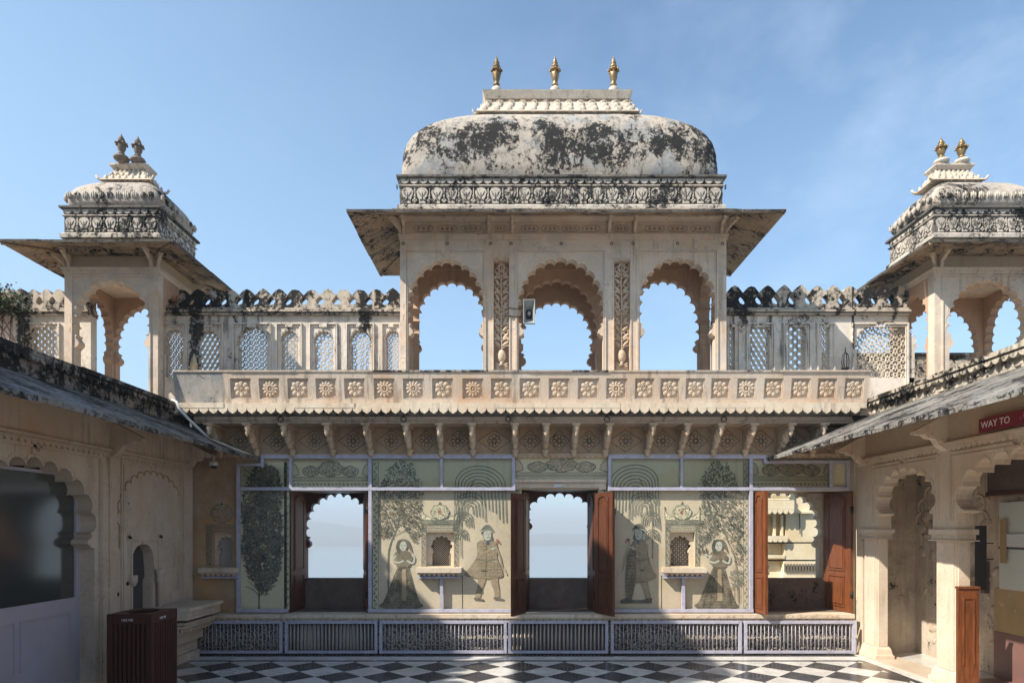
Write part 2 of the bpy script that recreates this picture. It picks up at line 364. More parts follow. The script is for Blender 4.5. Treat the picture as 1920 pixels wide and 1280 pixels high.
def scallops(mb, x0, x1, zt, rz, y0, y1, pitch, mat, pointed=False):
    n = max(1, round((x1 - x0) / pitch)); p = (x1 - x0) / n
    for i in range(n):
        c = x0 + p * (i + .5); w_ = p * .48
        q = [(c - w_, zt), (c - w_ * .95, zt - rz * .35), (c - w_ * .7, zt - rz * .7), (c - w_ * .3, zt - rz * .93), (c, zt - rz * (1.12 if pointed else 1)), (c + w_ * .3, zt - rz * .93), (c + w_ * .7, zt - rz * .7), (c + w_ * .95, zt - rz * .35), (c + w_, zt)]
        mb.plate(q, [], y0, y1, mat)
def rosette(mb, cx, y, cz, R0, kind, mat):
    R0 *= U(.93, 1.04); cz += U(-.004, .004)
    n = 12 if kind in (1, 3) else 8; d = R0 * .12
    mb.lathe([(R0 * .62, 0), (R0 * .6, .004)], (cx, cz, 0), mat, 4) if False else None
    for i in range(n):
        a = 2 * math.pi * i / n + (.2 if kind == 2 else 0)
        mb.ell((cx + R0 * .68 * math.cos(a), y, cz + R0 * .68 * math.sin(a)), (R0 * .36, d, R0 * (.19 if n == 12 else .30)), mat, -a)
        if kind in (1, 3): mb.ell((cx + R0 * .38 * math.cos(a + .26), y - d * .5, cz + R0 * .38 * math.sin(a + .26)), (R0 * .2, d * .8, R0 * .1), mat, -a - .26, 6, 4)
    if kind in (0, 2):
        mb.tube([(cx + R0 * .42 * math.cos(q), y - d * .5, cz + R0 * .42 * math.sin(q)) for q in [2 * math.pi * i / 16 for i in range(16)]], R0 * .055, mat, 5, True)
        for i in range(6):
            a = math.pi * i / 3; mb.ell((cx + R0 * .23 * math.cos(a), y - d * .6, cz + R0 * .23 * math.sin(a)), (R0 * .1, d * .5, R0 * .08), mat, -a, 6, 4)
    mb.ell((cx, y - d * .7, cz), (R0 * .13, d * .7, R0 * .13), mat)
def inside(pt, poly):
    x, z = pt; c = False; j = len(poly) - 1
    for i in range(len(poly)):
        xi, zi = poly[i]; xj, zj = poly[j]
        if (zi > z) != (zj > z) and x < (xj - xi) * (z - zi) / (zj - zi) + xi: c = not c
        j = i
    return c
def jali(mb, poly, y, mat, kind=0, s_=.045, wd=.006, dp=.014):
    wd *= 1.25 if wd > .004 else 1; s_ *= .74 if s_ > .03 else 1
    """pierced stone lattice clipped to the outline poly"""
    xs = [p[0] for p in poly]; zs = [p[1] for p in poly]; x0, x1, z0, z1 = min(xs), max(xs), min(zs), max(zs); segs = []
    cx = (x0 + x1) / 2
    nx = max(2, round((x1 - x0) / s_)); s_ = (x1 - x0) / nx; nzz = int((z1 - z0) / s_) + 2
    if kind == 0:   # six-pointed star / rhombus lattice
        h = s_ * .866
        for j in range(-1, int((z1 - z0) / h) + 3):
            for i in range(-1, nx + 2):
                ox = x0 + (i + (j % 2) * .5) * s_; oz = z0 + j * h
                for a in range(6):
                    th = math.pi * a / 3 + math.pi / 6; segs.append(((ox, oz), (ox + s_ * .577 * math.cos(th), oz + s_ * .577 * math.sin(th))))
    elif kind == 1:  # squares with octagons
        for j in range(-1, nzz):
            for i in range(-1, nx + 1):
                ox = x0 + i * s_; oz = z0 + j * s_; q = s_ * .29
                pts = [(ox + q, oz), (ox + s_ - q, oz), (ox + s_, oz + q), (ox + s_, oz + s_ - q), (ox + s_ - q, oz + s_), (ox + q, oz + s_), (ox, oz + s_ - q), (ox, oz + q)]
                for a in range(8): segs.append((pts[a], pts[(a + 1) % 8]))
                segs.append(((ox + s_ / 2, oz), (ox + s_ / 2, oz - .0 + q * .0 + s_ * 0)))
    elif kind == 2:  # fine square grid and diagonals
        for i in range(nx + 1): segs.append(((x0 + i * s_, z0), (x0 + i * s_, z1)))
        for j in range(nzz): segs.append(((x0, z0 + j * s_), (x1, z0 + j * s_)))
        for j in range(-nx, nzz, 2):
            segs.append(((x0, z0 + j * s_), (x1, z0 + (j + nx) * s_))); segs.append(((x1, z0 + j * s_), (x0, z0 + (j + nx) * s_)))
    elif kind == 3:  # interlaced circles
        for j in range(-1, nzz):
            for i in range(-1, nx + 1):
                ox = x0 + (i + .5) * s_; oz = z0 + (j + .5) * s_
                pts = [(ox + s_ * .56 * math.cos(2 * math.pi * a / 10), oz + s_ * .56 * math.sin(2 * math.pi * a / 10)) for a in range(10)]
                for a in range(10): segs.append((pts[a], pts[(a + 1) % 10]))
    elif kind == 4:  # hexagon mesh
        h = s_ * .866 * 1.0
        for j in range(-1, int((z1 - z0) / h) + 3):
            for i in range(-1, nx + 2):
                ox = x0 + (i + (j % 2) * .5) * s_; oz = z0 + j * h
                pts = [(ox + s_ * .40 * math.cos(math.pi * a / 3 + math.pi / 6), oz + s_ * .40 * math.sin(math.pi * a / 3 + math.pi / 6)) for a in range(6)]
                for a in range(6): segs.append((pts[a], pts[(a + 1) % 6]))
                for a in range(6):
                    th = math.pi * a / 3 + math.pi / 6; segs.append((pts[a], (ox + s_ * .58 * math.cos(th), oz + s_ * .58 * math.sin(th))))
    elif kind == 6:  # small squares joined by crossing diagonals, reading as octagons
        for j in range(-1, nzz + 1):
            for i in range(-1, nx + 1):
                ox = x0 + (i + .5) * s_; oz = z0 + (j + .5) * s_; q = s_ * .20
                c4 = [(ox - q, oz - q), (ox + q, oz - q), (ox + q, oz + q), (ox - q, oz + q)]
                for a in range(4): segs.append((c4[a], c4[(a + 1) % 4])); segs.append((c4[a], (ox + (1 if a in (1, 2) else -1) * s_ * .5, oz + (1 if a > 1 else -1) * s_ * .5)))
                segs.append(((ox - q, oz), (ox - s_ * .5, oz))) if (i + j) % 2 else segs.append(((ox, oz + q), (ox, oz + s_ * .5)))
                segs.append(((ox + q, oz), (ox + s_ * .5, oz))) if (i + j) % 2 else segs.append(((ox, oz - q), (ox, oz - s_ * .5)))
    elif kind == 5:  # lozenge grid
        nd = nx + nzz
        for j in range(-nd, nd):
            segs.append(((x0, z0 + j * s_), (x1, z0 + j * s_ + (x1 - x0)))); segs.append(((x1, z0 + j * s_), (x0, z0 + j * s_ + (x1 - x0))))
    for a, b_ in segs:
        l = math.dist(a, b_)
        if l < 1e-5: continue
        k = max(1, int(l / .02)); run = None
        for i in range(k):
            p = (a[0] + (b_[0] - a[0]) * i / k, a[1] + (b_[1] - a[1]) * i / k); q = (a[0] + (b_[0] - a[0]) * (i + 1) / k, a[1] + (b_[1] - a[1]) * (i + 1) / k)
            ok = inside(((p[0] + q[0]) / 2, (p[1] + q[1]) / 2), poly)
            if ok: run = (run[0], q) if run else (p, q)
            if (not ok or i == k - 1) and run:
                jy = y + U(-.0015, .0015)
                mb.tube([(run[0][0], jy, run[0][1]), (run[1][0], jy, run[1][1])], wd, mat, 4, ry=dp); run = None
def frame_mould(mb, x0, x1, zt, zb, y, mat, w_=.014, notch=True, dp=.012):
    """raised square frame round an arch, with the small key block in the middle of its top"""
    mb.box(x0, x0 + w_, y - dp, y, zb, zt, mat); mb.box(x1 - w_, x1, y - dp, y, zb, zt, mat)
    cx = (x0 + x1) / 2
    if notch:
        k = min(.055, (x1 - x0) * .13)
        mb.box(x0 + w_, cx - k, y - dp, y, zt - w_, zt, mat); mb.box(cx + k, x1 - w_, y - dp, y, zt - w_, zt, mat)
        mb.box(cx - k - .001, cx - k + w_, y - dp * .9, y, zt - w_ * 3, zt - w_ - .001, mat); mb.box(cx + k - w_, cx + k + .001, y - dp * .9, y, zt - w_ * 3, zt - w_ - .001, mat)
        mb.box(cx - k + w_, cx + k - w_, y - dp * .8, y, zt - w_ * 3, zt - w_ * 2, mat)
    else: mb.box(x0 + w_, x1 - w_, y - dp, y, zt - w_, zt, mat)
def petals(mb, c, hx, hy, z0, z1, flare, pitch, mat, mat2=None):
    """band of upright acanthus petals on the four sides of a rectangle that widens downwards"""
    mb.rects(c, [(hx + flare, hy + flare, z0), (hx + flare * .45, hy + flare * .45, z0 + (z1 - z0) * .4), (hx, hy, z1)], mat2 or mat)
    for side in range(4):
        hw = hx if side % 2 == 0 else hy; n = max(3, round(2 * (hw + flare * .5) / pitch)); H = z1 - z0
        for i in range(n):
            u = (i + .5) / n * 2 - 1
            for tt in range(3):
                f = (tt + .5) / 3; e = flare * (1 - f) ** 1.5; off = (hy if side % 2 == 0 else hx) + e + .004
                uu = u * (hw + e); z = z0 + H * f
                cxx = (c[0] + uu, c[1] - off, z) if side == 0 else (c[0] + off, c[1] + uu, z) if side == 1 else (c[0] + uu, c[1] + off, z) if side == 2 else (c[0] - off, c[1] + uu, z)
                rr = pitch * .36
                mb.ell(cxx, (rr if side % 2 == 0 else .012, .012 if side % 2 == 0 else rr, H * .24), mat, 0, 6, 4)
def ring_frieze(mb, c, hx, hy, z0, z1, pitch, mat, ground):
    """frieze: dark grimy ground, row of pale scallops, row of niche motifs, ledges"""
    H = z1 - z0
    mb.rects(c, [(hx, hy, z0), (hx, hy, z1)], ground)
    mb.rects(c, [(hx + .035, hy + .035, z0 - .02), (hx + .035, hy + .035, z0 + H * .07), (hx + .012, hy + .012, z0 + H * .13)], mat)
    mb.rects(c, [(hx + .012, hy + .012, z0 + H * .70), (hx + .02, hy + .02, z0 + H * .715), (hx + .02, hy + .02, z0 + H * .745), (hx + .008, hy + .008, z0 + H * .76)], mat)
    mb.rects(c, [(hx + .03, hy + .03, z1 - H * .06), (hx + .045, hy + .045, z1 - H * .03), (hx + .045, hy + .045, z1 + .012)], ground)
    for side in range(4):
        hw, off = ((hx, hy) if side % 2 == 0 else (hy, hx))
        def T(u, d, z, side=side, off=off):
            return {0: (c[0] + u, c[1] - off - d, z), 1: (c[0] + off + d, c[1] + u, z), 2: (c[0] + u, c[1] + off + d, z), 3: (c[0] - off - d, c[1] + u, z)}[side]
        sub = MB(lambda x, y, z, T=T: T(x, -y, z))
        n = max(2, round(2 * hw / pitch)); p = 2 * hw / n
        scallops(sub, -hw, hw, z1 - H * .065, H * .155, -.018, .002, p * .62, mat)
        for i in range(n):
            u = -hw + p * (i + .5); za = z0 + H * .15; zb_ = z0 + H * .67; hh = zb_ - za
            q = [(u - p * .30, za + hh * .42), (u - p * .40, za + hh * .72), (u - p * .27, za + hh * .93), (u, za + hh * .99), (u + p * .27, za + hh * .93), (u + p * .40, za + hh * .72), (u + p * .30, za + hh * .42), (u + p * .20, za + hh * .25), (u + p * .22, za + hh * .02), (u - p * .22, za + hh * .02), (u - p * .20, za + hh * .25)]
            sub.plate(q, [], -.014, .002, mat)
            sub.ell((u, -.014, za + hh * .42), (p * .045, .007, hh * .30), ground, 0, 6, 4)
            for sg in (-1, 1):
                sub.ell((u + sg * p * .17, -.014, za + hh * .60), (p * .04, .006, hh * .20), ground, sg * .5, 6, 4); sub.ell((u + sg * p * .11, -.015, za + hh * .22), (p * .09, .010, hh * .05), ground, sg * .6, 6, 4)
            uu = u + p * .5
            if i < n - 1:
                for dx_, dz_ in ((0, .30), (-.10, .20), (.10, .20), (0, .12), (0, .46)): sub.ell((uu + p * dx_, -.008, za + hh * dz_), (p * .075, .012, p * .085), mat, 0, 6, 4)
                sub.box(uu - p * .03, uu + p * .03, -.012, .001, za + hh * .5, za + hh * .96, mat)
        o = len(mb.v); mb.v += sub.v
        for f, k, sm in zip(sub.f, sub.m, sub.s): mb.f.append([q_ + o for q_ in f]); mb.m.append(mb.mi(sub.mats[k])); mb.s.append(sm)
def dome(mb, c, prof, mat, seg=15, e=5.0, wob=.006):
    """curved bangla vault: stack of rounded rectangles; prof=[(hx,hy,z)]"""
    # refine profile by smooth interpolation
    P = []
    for i in range(len(prof) - 1):
        for k in range(4):
            t_ = k / 4; p0 = prof[max(i - 1, 0)]; p1 = prof[i]; p2 = prof[i + 1]; p3 = prof[min(i + 2, len(prof) - 1)]
            P.append(tuple(.5 * (2 * p1[a] + (p2[a] - p0[a]) * t_ + (2 * p0[a] - 5 * p1[a] + 4 * p2[a] - p3[a]) * t_ ** 2 + (3 * p1[a] - p0[a] - 3 * p2[a] + p3[a]) * t_ ** 3) for a in range(3)))
    P.append(prof[-1]); vs = []; M_ = seg * 4
    for hx, hy, z in P:
        for j in range(M_):
            th = 2 * math.pi * (j + .5) / M_; cx_, sy_ = math.cos(th), math.sin(th)
            x = math.copysign(abs(cx_) ** (2 / e), cx_) * hx; y = math.copysign(abs(sy_) ** (2 / e), sy_) * hy
            vs.append((c[0] + x + U(-wob, wob), c[1] + y + U(-wob, wob), z + U(-wob, wob) * .5))
    fs = [(i * M_ + j, i * M_ + (j + 1) % M_, (i + 1) * M_ + (j + 1) % M_, (i + 1) * M_ + j) for i in range(len(P) - 1) for j in range(M_)]
    fs.append(tuple((len(P) - 1) * M_ + j for j in range(M_)))
    mb.add(vs, fs, mat, True)
def eave(mb, X0, X1, Y0, Y1, zi, ox0, ox1, oy0, oy1, zo, th, mat, edge, slab=.42):
    """broad sloping stone eave of separate slabs round the rectangle"""
    inn = [(X0, Y0), (X1, Y0), (X1, Y1), (X0, Y1)]; out = [(X0 - ox0, Y0 - oy0), (X1 + ox1, Y0 - oy0), (X1 + ox1, Y1 + oy1), (X0 - ox0, Y1 + oy1)]
    for s_ in range(4):
        a, b_ = Vector(inn[s_]), Vector(inn[(s_ + 1) % 4]); p, q = Vector(out[s_]), Vector(out[(s_ + 1) % 4])
        n = max(2, round((q - p).length / slab)); cuts = [0] + [min(.98, max(.02, (i + U(-.12, .12)) / n)) for i in range(1, n)] + [1]
        for i in range(n):
            g = .0035 / max(.3, (q - p).length) * 1.0; t0, t1 = cuts[i] + (g if i else 0), cuts[i + 1] - (g if i < n - 1 else 0); dz = U(-.006, .006); de = U(-.006, .010); nrm = (p - a).normalized() if False else Vector(((p.y - q.y), (q.x - p.x))).normalized()
            o0 = p.lerp(q, t0) - nrm * de * (1 if (i and i < n - 1) else 0); o1 = p.lerp(q, t1) - nrm * de * (1 if (i and i < n - 1) else 0); i0 = a.lerp(b_, t0); i1 = a.lerp(b_, t1)
            vs = []
            for h in (0, th):
                vs += [(i0.x, i0.y, zi + h + dz), (i1.x, i1.y, zi + h + dz), (o1.x, o1.y, zo + h * .6 + dz * .5), (o0.x, o0.y, zo + h * .6 + dz * .5)]
            mb.add(vs, [(0, 3, 2, 1), (0, 1, 5, 4), (1, 2, 6, 5), (3, 0, 4, 7)], mat)
            mb.add(vs, [(4, 5, 6, 7), (2, 3, 7, 6)], edge)
        mb.tube([(a.x, a.y, zi - .005), (p.x * .97 + a.x * .03, p.y * .97 + a.y * .03, zo * .97 + zi * .03 - .008)], .022, mat, 4)
def finial(name, c, h, gold, parent, mats=('gilt', 'finial_stone'), br=1.0):
    mb = MB(); g = mats[0]
    b = .68 + .32 * (h / .535) if br > 1 else 1
    mb.lathe([(.045, 0), (.05, .008), (.035 * br, .014), (.062 * br, h * .07), (.070 * br, h * .125), (.060 * br, h * .19), (.03 * br, h * .235)], c, mats[1])
    mb.lathe([(0.0202, h * .235), (0.0386, h * .265), (0.0420, h * .29), (0.0336, h * .315), (0.0235, h * .33), (0.0286, h * .36), (0.0403, h * .42), (0.0487, h * .52), (0.0521, h * .60)], c, g, 16, True, 1)
    mb.lathe([(0.0521, h * .60), (0.0655, h * .625), (0.0672, h * .64), (0.0487, h * .655), (0.0336, h * .67), (0.0386, h * .69), (0.0487, h * .71), (0.0470, h * .735), (0.0302, h * .755), (0.0286, h * .775), (0.0386, h * .80), (0.0336, h * .825), (0.0218, h * .845), (0.0252, h * .865), (0.0185, h * .90), (0.0101, h * .93), (0.0084, h * .96), (.002, h)], c, g, 16)
    for k in range(8): a = math.pi * k / 4; mb.ell((c[0] + .068 * math.cos(a), c[1] + .068 * math.sin(a), c[2] + h * .625), (.012, .012, .018), g, 0, 5, 4)
    return mb.build(name, parent, c)
def squarecol(mb, x0, x1, y0, y1, zb, zt, mat):
    mb.box(x0, x1, y0, y1, zb, zt, mat)
def append(dst, src):
    o = len(dst.v); dst.v += src.v
    for f, k, sm in zip(src.f, src.m, src.s): dst.f.append([q + o for q in f]); dst.m.append(dst.mi(src.mats[k])); dst.s.append(sm)

# ================================================================== THE SETTING
# floor: one sheet, black and white marble diamonds with border bands
m, t, b = newmat('floor_marble')
g = N(t, 'ShaderNodeNewGeometry'); s_ = N(t, 'ShaderNodeSeparateXYZ'); t.links.new(g.outputs['Position'], s_.inputs[0])
def M1(op, a, b_=0.0):
    n = N(t, 'ShaderNodeMath', operation=op)
    for i, q in enumerate((a, b_)):
        if isinstance(q, (int, float)): n.inputs[i].default_value = q
        else: t.links.new(q, n.inputs[i])
    return n.outputs[0]
fx, fy = M1('SUBTRACT', s_.outputs['X'], .632), M1('SUBTRACT', s_.outputs['Y'], 7.506)
da = M1('FLOOR', M1('ADD', M1('DIVIDE', M1('ADD', fx, fy), .507), .5)); db = M1('FLOOR', M1('ADD', M1('DIVIDE', M1('SUBTRACT', fx, fy), .507), .5))
even = M1('LESS_THAN', M1('FLOORED_MODULO', M1('ADD', da, db), 2.0), .5)
# thin joints between slabs
def frac(v): return M1('ABSOLUTE', M1('SUBTRACT', M1('FRACT', M1('ADD', M1('DIVIDE', v, .507), .5)), .5))
jt = M1('MAXIMUM', M1('GREATER_THAN', frac(M1('ADD', fx, fy)), .4965), M1('GREATER_THAN', frac(M1('SUBTRACT', fx, fy)), .4965))
def band(v, a, b_): return M1('MULTIPLY', M1('GREATER_THAN', v, a), M1('LESS_THAN', v, b_))
X, Y = s_.outputs['X'], s_.outputs['Y']
inner = M1('MULTIPLY', M1('LESS_THAN', Y, 7.80), band(X, -3.95, 4.24))
blk = M1('ADD', M1('MULTIPLY', even, inner), M1('MULTIPLY', band(Y, 7.80, 7.87), band(X, -4.02, 4.32)))
blk = M1('MINIMUM', M1('ADD', blk, M1('ADD', M1('MULTIPLY', band(Y, 8.10, 8.5), band(X, -4.3, 4.38)), M1('MULTIPLY', M1('LESS_THAN', Y, 7.80), M1('ADD', band(X, 4.24, 4.32), band(X, -4.02, -3.95))))), 1.0)
p = pos(t)
# every slab of marble has a slightly different tone
cb = N(t, 'ShaderNodeCombineXYZ'); t.links.new(da, cb.inputs[0]); t.links.new(db, cb.inputs[1]); wn = N(t, 'ShaderNodeTexWhiteNoise'); t.links.new(cb.outputs[0], wn.inputs['Vector'])
cw = mixc(t, rng(t, noise(t, p, 2.6, 9, .65, 1.4), .44, .58), (.70, .67, .62), (.58, .55, .51)); cw = mixc(t, math_(t, 'MULTIPLY', wn.outputs['Value'], .35), cw, (.48, .44, .38))
ck = mixc(t, rng(t, noise(t, p, 4, 9, .65, 1.4), .46, .60), (.030, .030, .034), (.055, .053, .055)); ck = mixc(t, math_(t, 'MULTIPLY', wn.outputs['Value'], .4), ck, (.06, .055, .052))
cc = mixc(t, blk, cw, ck); cc = mixc(t, M1('MULTIPLY', M1('MULTIPLY', jt, inner), .7), cc, (.16, .14, .12)); cc = mixc(t, rng(t, noise(t, p, 6, 8, .7), .5, .8, 0, .35), cc, (.22, .19, .16))
t.links.new(cc, b.inputs['Base Color']); t.links.new(rng(t, noise(t, p, 3.5, 7), .3, .7, .09, .33), b.inputs['Roughness']); b.inputs['Specular IOR Level'].default_value = .55
bump(t, b, noise(t, p, 5, 4), .03, .012)
mb = MB(); mb.add([(-4.5, -6, 0), (8.0, -6, 0), (8.0, 9.3, 0), (-4.5, 9.3, 0)], [(0, 1, 2, 3)], 'floor_marble'); tag(mb.build('floor', origin=(0, 2, 0)), kind='structure')
mb = MB(); mb.box(-12, 12, -14, 9.6, -31, -.02, 'rock'); tag(mb.build('terrain', origin=(0, 0, -31)), kind='structure')
mb = MB(); mb.add([(-4000, -400, -30), (4000, -400, -30), (4000, 4000, -30), (-4000, 4000, -30)], [(0, 1, 2, 3)], 'water'); tag(mb.build('lake', origin=(0, 0, -30)), kind='structure')
mb = MB(); vs = []; n = 60
for i in range(n + 1):
    x = -2200 + 4400 * i / n; hgt = 8 + 26 * abs(math.sin(i * .31)) * (.6 + .4 * math.sin(i * .83)) + 6 * math.sin(i * 1.9)
    vs += [(x, 1150 + 60 * math.sin(i * .4), -30), (x, 1300, -30 + max(9, hgt * 1.35)), (x, 1900, -30)]
mb.add(vs, [(3 * i + k, 3 * i + k + 1, 3 * i + k + 4, 3 * i + k + 3) for i in range(n) for k in range(2)], 'lake_hills', True)
tag(mb.build('hills', origin=(0, 1300, -30)), kind='structure')
# terrace deck behind the balcony
mb = MB(); mb.box(-8, -4.21, 7.5, 10.4, 3.0, 3.14, 'threshold'); mb.box(-4.2, 4.5, 8.0, 10.4, 3.03, 3.14, 'threshold'); mb.box(4.51, 9, 7.5, 10.4, 3.0, 3.14, 'threshold'); tag(mb.build('terrace_floor', origin=(0, 8.5, 3.0)), kind='structure')

# ================================================================== PAINTED WALL (ground floor, facing us)
PW = thing('painted_wall', (0, 8.4, 0), 'cream palace wall at the back of the courtyard with green and black wall paintings and three tall openings', 'wall')
mb = MB(); o1 = (-2.94, -1.876); o2 = (.126, 1.134); o3 = (3.185, 4.48); zt = 2.11; zb = .51
n1 = (X_(799, D), X_(851, D)); n2 = (X_(1256, D), X_(1303, D)); n0 = (X_(398, D), X_(436, D)); nzt, nzb = Z_(997, D), Z_(1061, D)
rect = lambda a, b_, z0, z1: [(a, z0), (b_, z0), (b_, z1), (a, z1)]
mb.plate(rect(-3.6, 4.5, .0, 2.98), [rect(*o1, zb, zt), rect(*o2, zb, 2.13), rect(*o3, zb, zt), rect(*n1, nzb, nzt), rect(*n2, nzb, nzt)], 8.4, 8.52, 'painted_ground')
mb.build('wall', PW)
mb = MB(); mb.plate(rect(-4.2, -3.6, .0, 2.98), [rect(*n0, nzb, nzt)], 8.4, 8.52, 'ochre_wall'); mb.build('bare_plaster_end', PW)
# little niches with cusped arches and lattices behind
for (a, b_), kd in ((n0, 5), (n1, 5), (n2, 2)):
    mb = MB(); cx = (a + b_) / 2 + (.012 if kd == 5 else -.01); hw = .125 if (b_ - a) > .3 else .105
    if a < -3.5: hw = .098
    ar = arch(cx, hw, nzb, nzt - .22, nzt - .065, 7, .45, True)
    arch_plate(mb, a - .02, b_ + .02, nzb, nzt + .02, 8.47, 8.53, ar, 'ledge'); mb.build('niche', PW)
    j = MB(); jali(j, ar, 8.56, 'jali' if a > -3.5 else 'white_plastic', kd, .028, .0028, .004); j.build('window_lattice', PW)
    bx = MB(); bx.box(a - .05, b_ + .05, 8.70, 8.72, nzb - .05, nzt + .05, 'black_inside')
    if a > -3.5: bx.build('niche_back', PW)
    s2 = MB(); s2.box(a - .11, b_ + .11, 8.24, 8.4, nzb - .075, nzb - .012, 'ledge'); scallops(s2, a - .10, b_ + .10, nzb - .076, .045, 8.28, 8.4, .065, 'balcony_recess'); s2.box(a - .10, b_ + .10, 8.30, 8.4, nzb - .15, nzb - .125, 'lavender'); s2.build('niche_shelf', PW)
# embrasures and outer cusped arches
for (a, b_), cx, hw, zs, ztop, n in ((o1, -2.445, .45, 1.50, Z_(927, 9), 13), (o2, .675, .445, 1.75, Z_(929, 9), 9), (o3, 3.83, .485, 1.50, Z_(924, 9), 13)):
    z1 = 2.11 if a != o2[0] else 2.13
    mb = MB(); mt = 'dark_sill' if a < 3 else 'gallery'
    mb.box(a - .1, a, 8.52, 9.0, .40, z1 + .1, mt); mb.box(b_, b_ + .1, 8.52, 9.0, .40, z1 + .1, mt); mb.box(a, b_, 8.52, 9.0, z1, z1 + .1, 'wood_dark'); mb.box(a, b_, 8.52, 9.0, .40, zb, 'dark_sill'); mb.build('window_reveal', PW)
    mb = MB(); ar = arch(cx, hw, .92, zs, ztop, n, .46, True, .72)
    arch_plate(mb, a - .1, b_ + .1, .92, z1 + .25, 9.002, 9.10, ar, 'gallery' if a > 3 else 'wood_dark'); mb.build('cusped_arch', PW)
    mb = MB(); mb.box(a, b_, 8.93, 9.12, .51, .9195, 'dark_sill'); mb.build('stone_sill', PW)
mb = MB(); mb.box(-4.2, -3.04, 9.0, 9.1, 0, 2.98, 'rock'); mb.box(-1.77, .02, 9.0, 9.1, 0, 2.98, 'rock'); mb.box(1.24, 3.08, 9.0, 9.1, 0, 2.98, 'rock'); mb.build('outer_wall', PW)
# timber lintel and white frame over the middle door
mb = MB(); mb.box(.03, .12, 8.37, 8.4, 2.13, 2.22, 'ledge'); mb.box(1.14, 1.23, 8.37, 8.4, 2.13, 2.22, 'ledge'); mb.box(.03, 1.23, 8.345, 8.4, 2.22, 2.262, 'ledge'); mb.box(.12, 1.14, 8.37, 8.4, 2.15, 2.215, 'balcony'); mb.box(.55, .66, 8.35, 8.37, 2.155, 2.20, 'white_plastic'); mb.build('door_lintel', PW)
# ledge, scallops and carved dado
mb = MB(); mb.box(-4.2, 4.42, 8.25, 8.4, .462, .512, 'ledge'); mb.box(-4.2, 4.42, 8.30, 8.4, .40, .4615, 'carved_ground'); scallops(mb, -4.18, 4.4, .4612, .055, 8.27, 8.30, .085, 'ledge')
for i in range(46): mb.ell((U(-4.1, 4.3), 8.27, .487), (U(.02, .05), .03, U(.004, .012)), 'ledge', 0, 6, 4)
mb.build('ledge', PW)
mb = MB(); mb.box(-4.2, 4.42, 8.385, 8.3995, 0, .40, 'dado_dark')
for i in range(5200):
    x = U(-4.15, 4.38); px = 960 + x * 143
    if 535 < px < 708 or 952 < px < 1140: continue
    mb.ell((x, 8.383, U(.02, .395)), (U(.006, .016), .008, U(.006, .013)), 'dado', U(0, 3.1), 5, 3)
for i in range(40):
    x = -4.1 + i * .21; px = 960 + x * 143
    if 535 < px < 708 or 952 < px < 1140: continue
    for k in range(3): mb.tube([(x + .05 * k * math.cos(q), 8.38, .2 + .055 * k * math.sin(q)) for q in [math.pi * j / 6 for j in range(12)]] if k else [(x, 8.38, .05), (x, 8.38, .36)], .006, 'dado', 4, bool(k))
for a, b_ in ((535, 708), (952, 1140)):
    n = 26
    for i in range(n):
        x = X_(a, 8.38) + (X_(b_, 8.38) - X_(a, 8.38)) * (i + .5) / n; mb.lathe([(.006, .03), (.013, .045), (.015, .19), (.013, .34), (.006, .36)], (x + U(-.003, .003), 8.375, 0), 'ledge' if a > 900 else 'dado', 7)
mb.build('carved_dado', PW)
mb = MB(); mb.box(-4.2, 4.5, 8.37, 8.4, -.005, .025, 'marble_black'); mb.build('skirting', PW)
# wooden shutters
def shutter(p0, p1, z0, z1, mat, nm='shutter', rows=((.04, .30), (.34, .96)), arched=False):
    a, b_ = Vector(p0), Vector(p1); d = (b_ - a); l = d.length; d.normalize(); nn = Vector((d.y, -d.x))
    mb = MB(lambda u, w_, v: (a.x + d.x * u + nn.x * w_, a.y + d.y * u + nn.y * w_, v))
    mb.box(0, l, -.018, .018, z0, z1, mat); H = z1 - z0
    for s_ in (-1, 1):
        for f0, f1 in rows:
            x0, x1, v0, v1 = l * .2, l * .8, z0 + H * f0, z0 + H * f1; y0, y1 = sorted((s_ * .0185, s_ * .030))
            mb.box(x0, x0 + .014, y0, y1, v0, v1, mat); mb.box(x1 - .014, x1, y0, y1, v0, v1, mat); mb.box(x0 + .014, x1 - .014, y0, y1, v0, v0 + .014, mat)
            if arched and f1 > .5:
                mb.tube([(l / 2 - (l * .3 - .01) * math.cos(math.pi * k / 10), s_ * .024, v1 - .08 + .10 * math.sin(math.pi * k / 10) ** .7) for k in range(11)], .010, mat, 5)
            else: mb.box(x0 + .014, x1 - .014, y0, y1, v1 - .014, v1, mat)
            mb.box(x0 + .035, x1 - .035, min(y0, y1), max(y0, y1) - .004 if s_ > 0 else max(y0, y1), v0 + .035, v1 - (.12 if arched and f1 > .5 else .035), mat) if x1 - x0 > .1 else None
    o = mb.build(nm, PW, (a.x, a.y, z0))
    h = MB(lambda u, w_, v: (a.x + d.x * u + nn.x * w_, a.y + d.y * u + nn.y * w_, v))
    for f in (.15, .85): h.tube([(0.0, .0, z0 + H * f - .04), (0.0, .0, z0 + H * f + .04)], .022, 'iron', 6)
    h.build('hinge', o); return o
s1 = shutter((-2.925, 8.42), (-2.90, 8.98), .515, 2.10, 'wood', arched=True); s2 = shutter((-1.90, 8.415), (-2.06, 8.96), .515, 2.10, 'wood')
s3 = shutter((.165, 8.39), (.0, 8.03), .515, Z_(925, 8.2), 'wood', arched=False); s4 = shutter((1.10, 8.39), (1.275, 8.03), .515, Z_(923, 8.2), 'wood', arched=True)
s3b = shutter((.14, 8.45), (.225, 8.86), .515, 2.10, 'wood_dark'); s4b = shutter((1.12, 8.45), (1.06, 8.86), .515, 2.10, 'wood', arched=True)
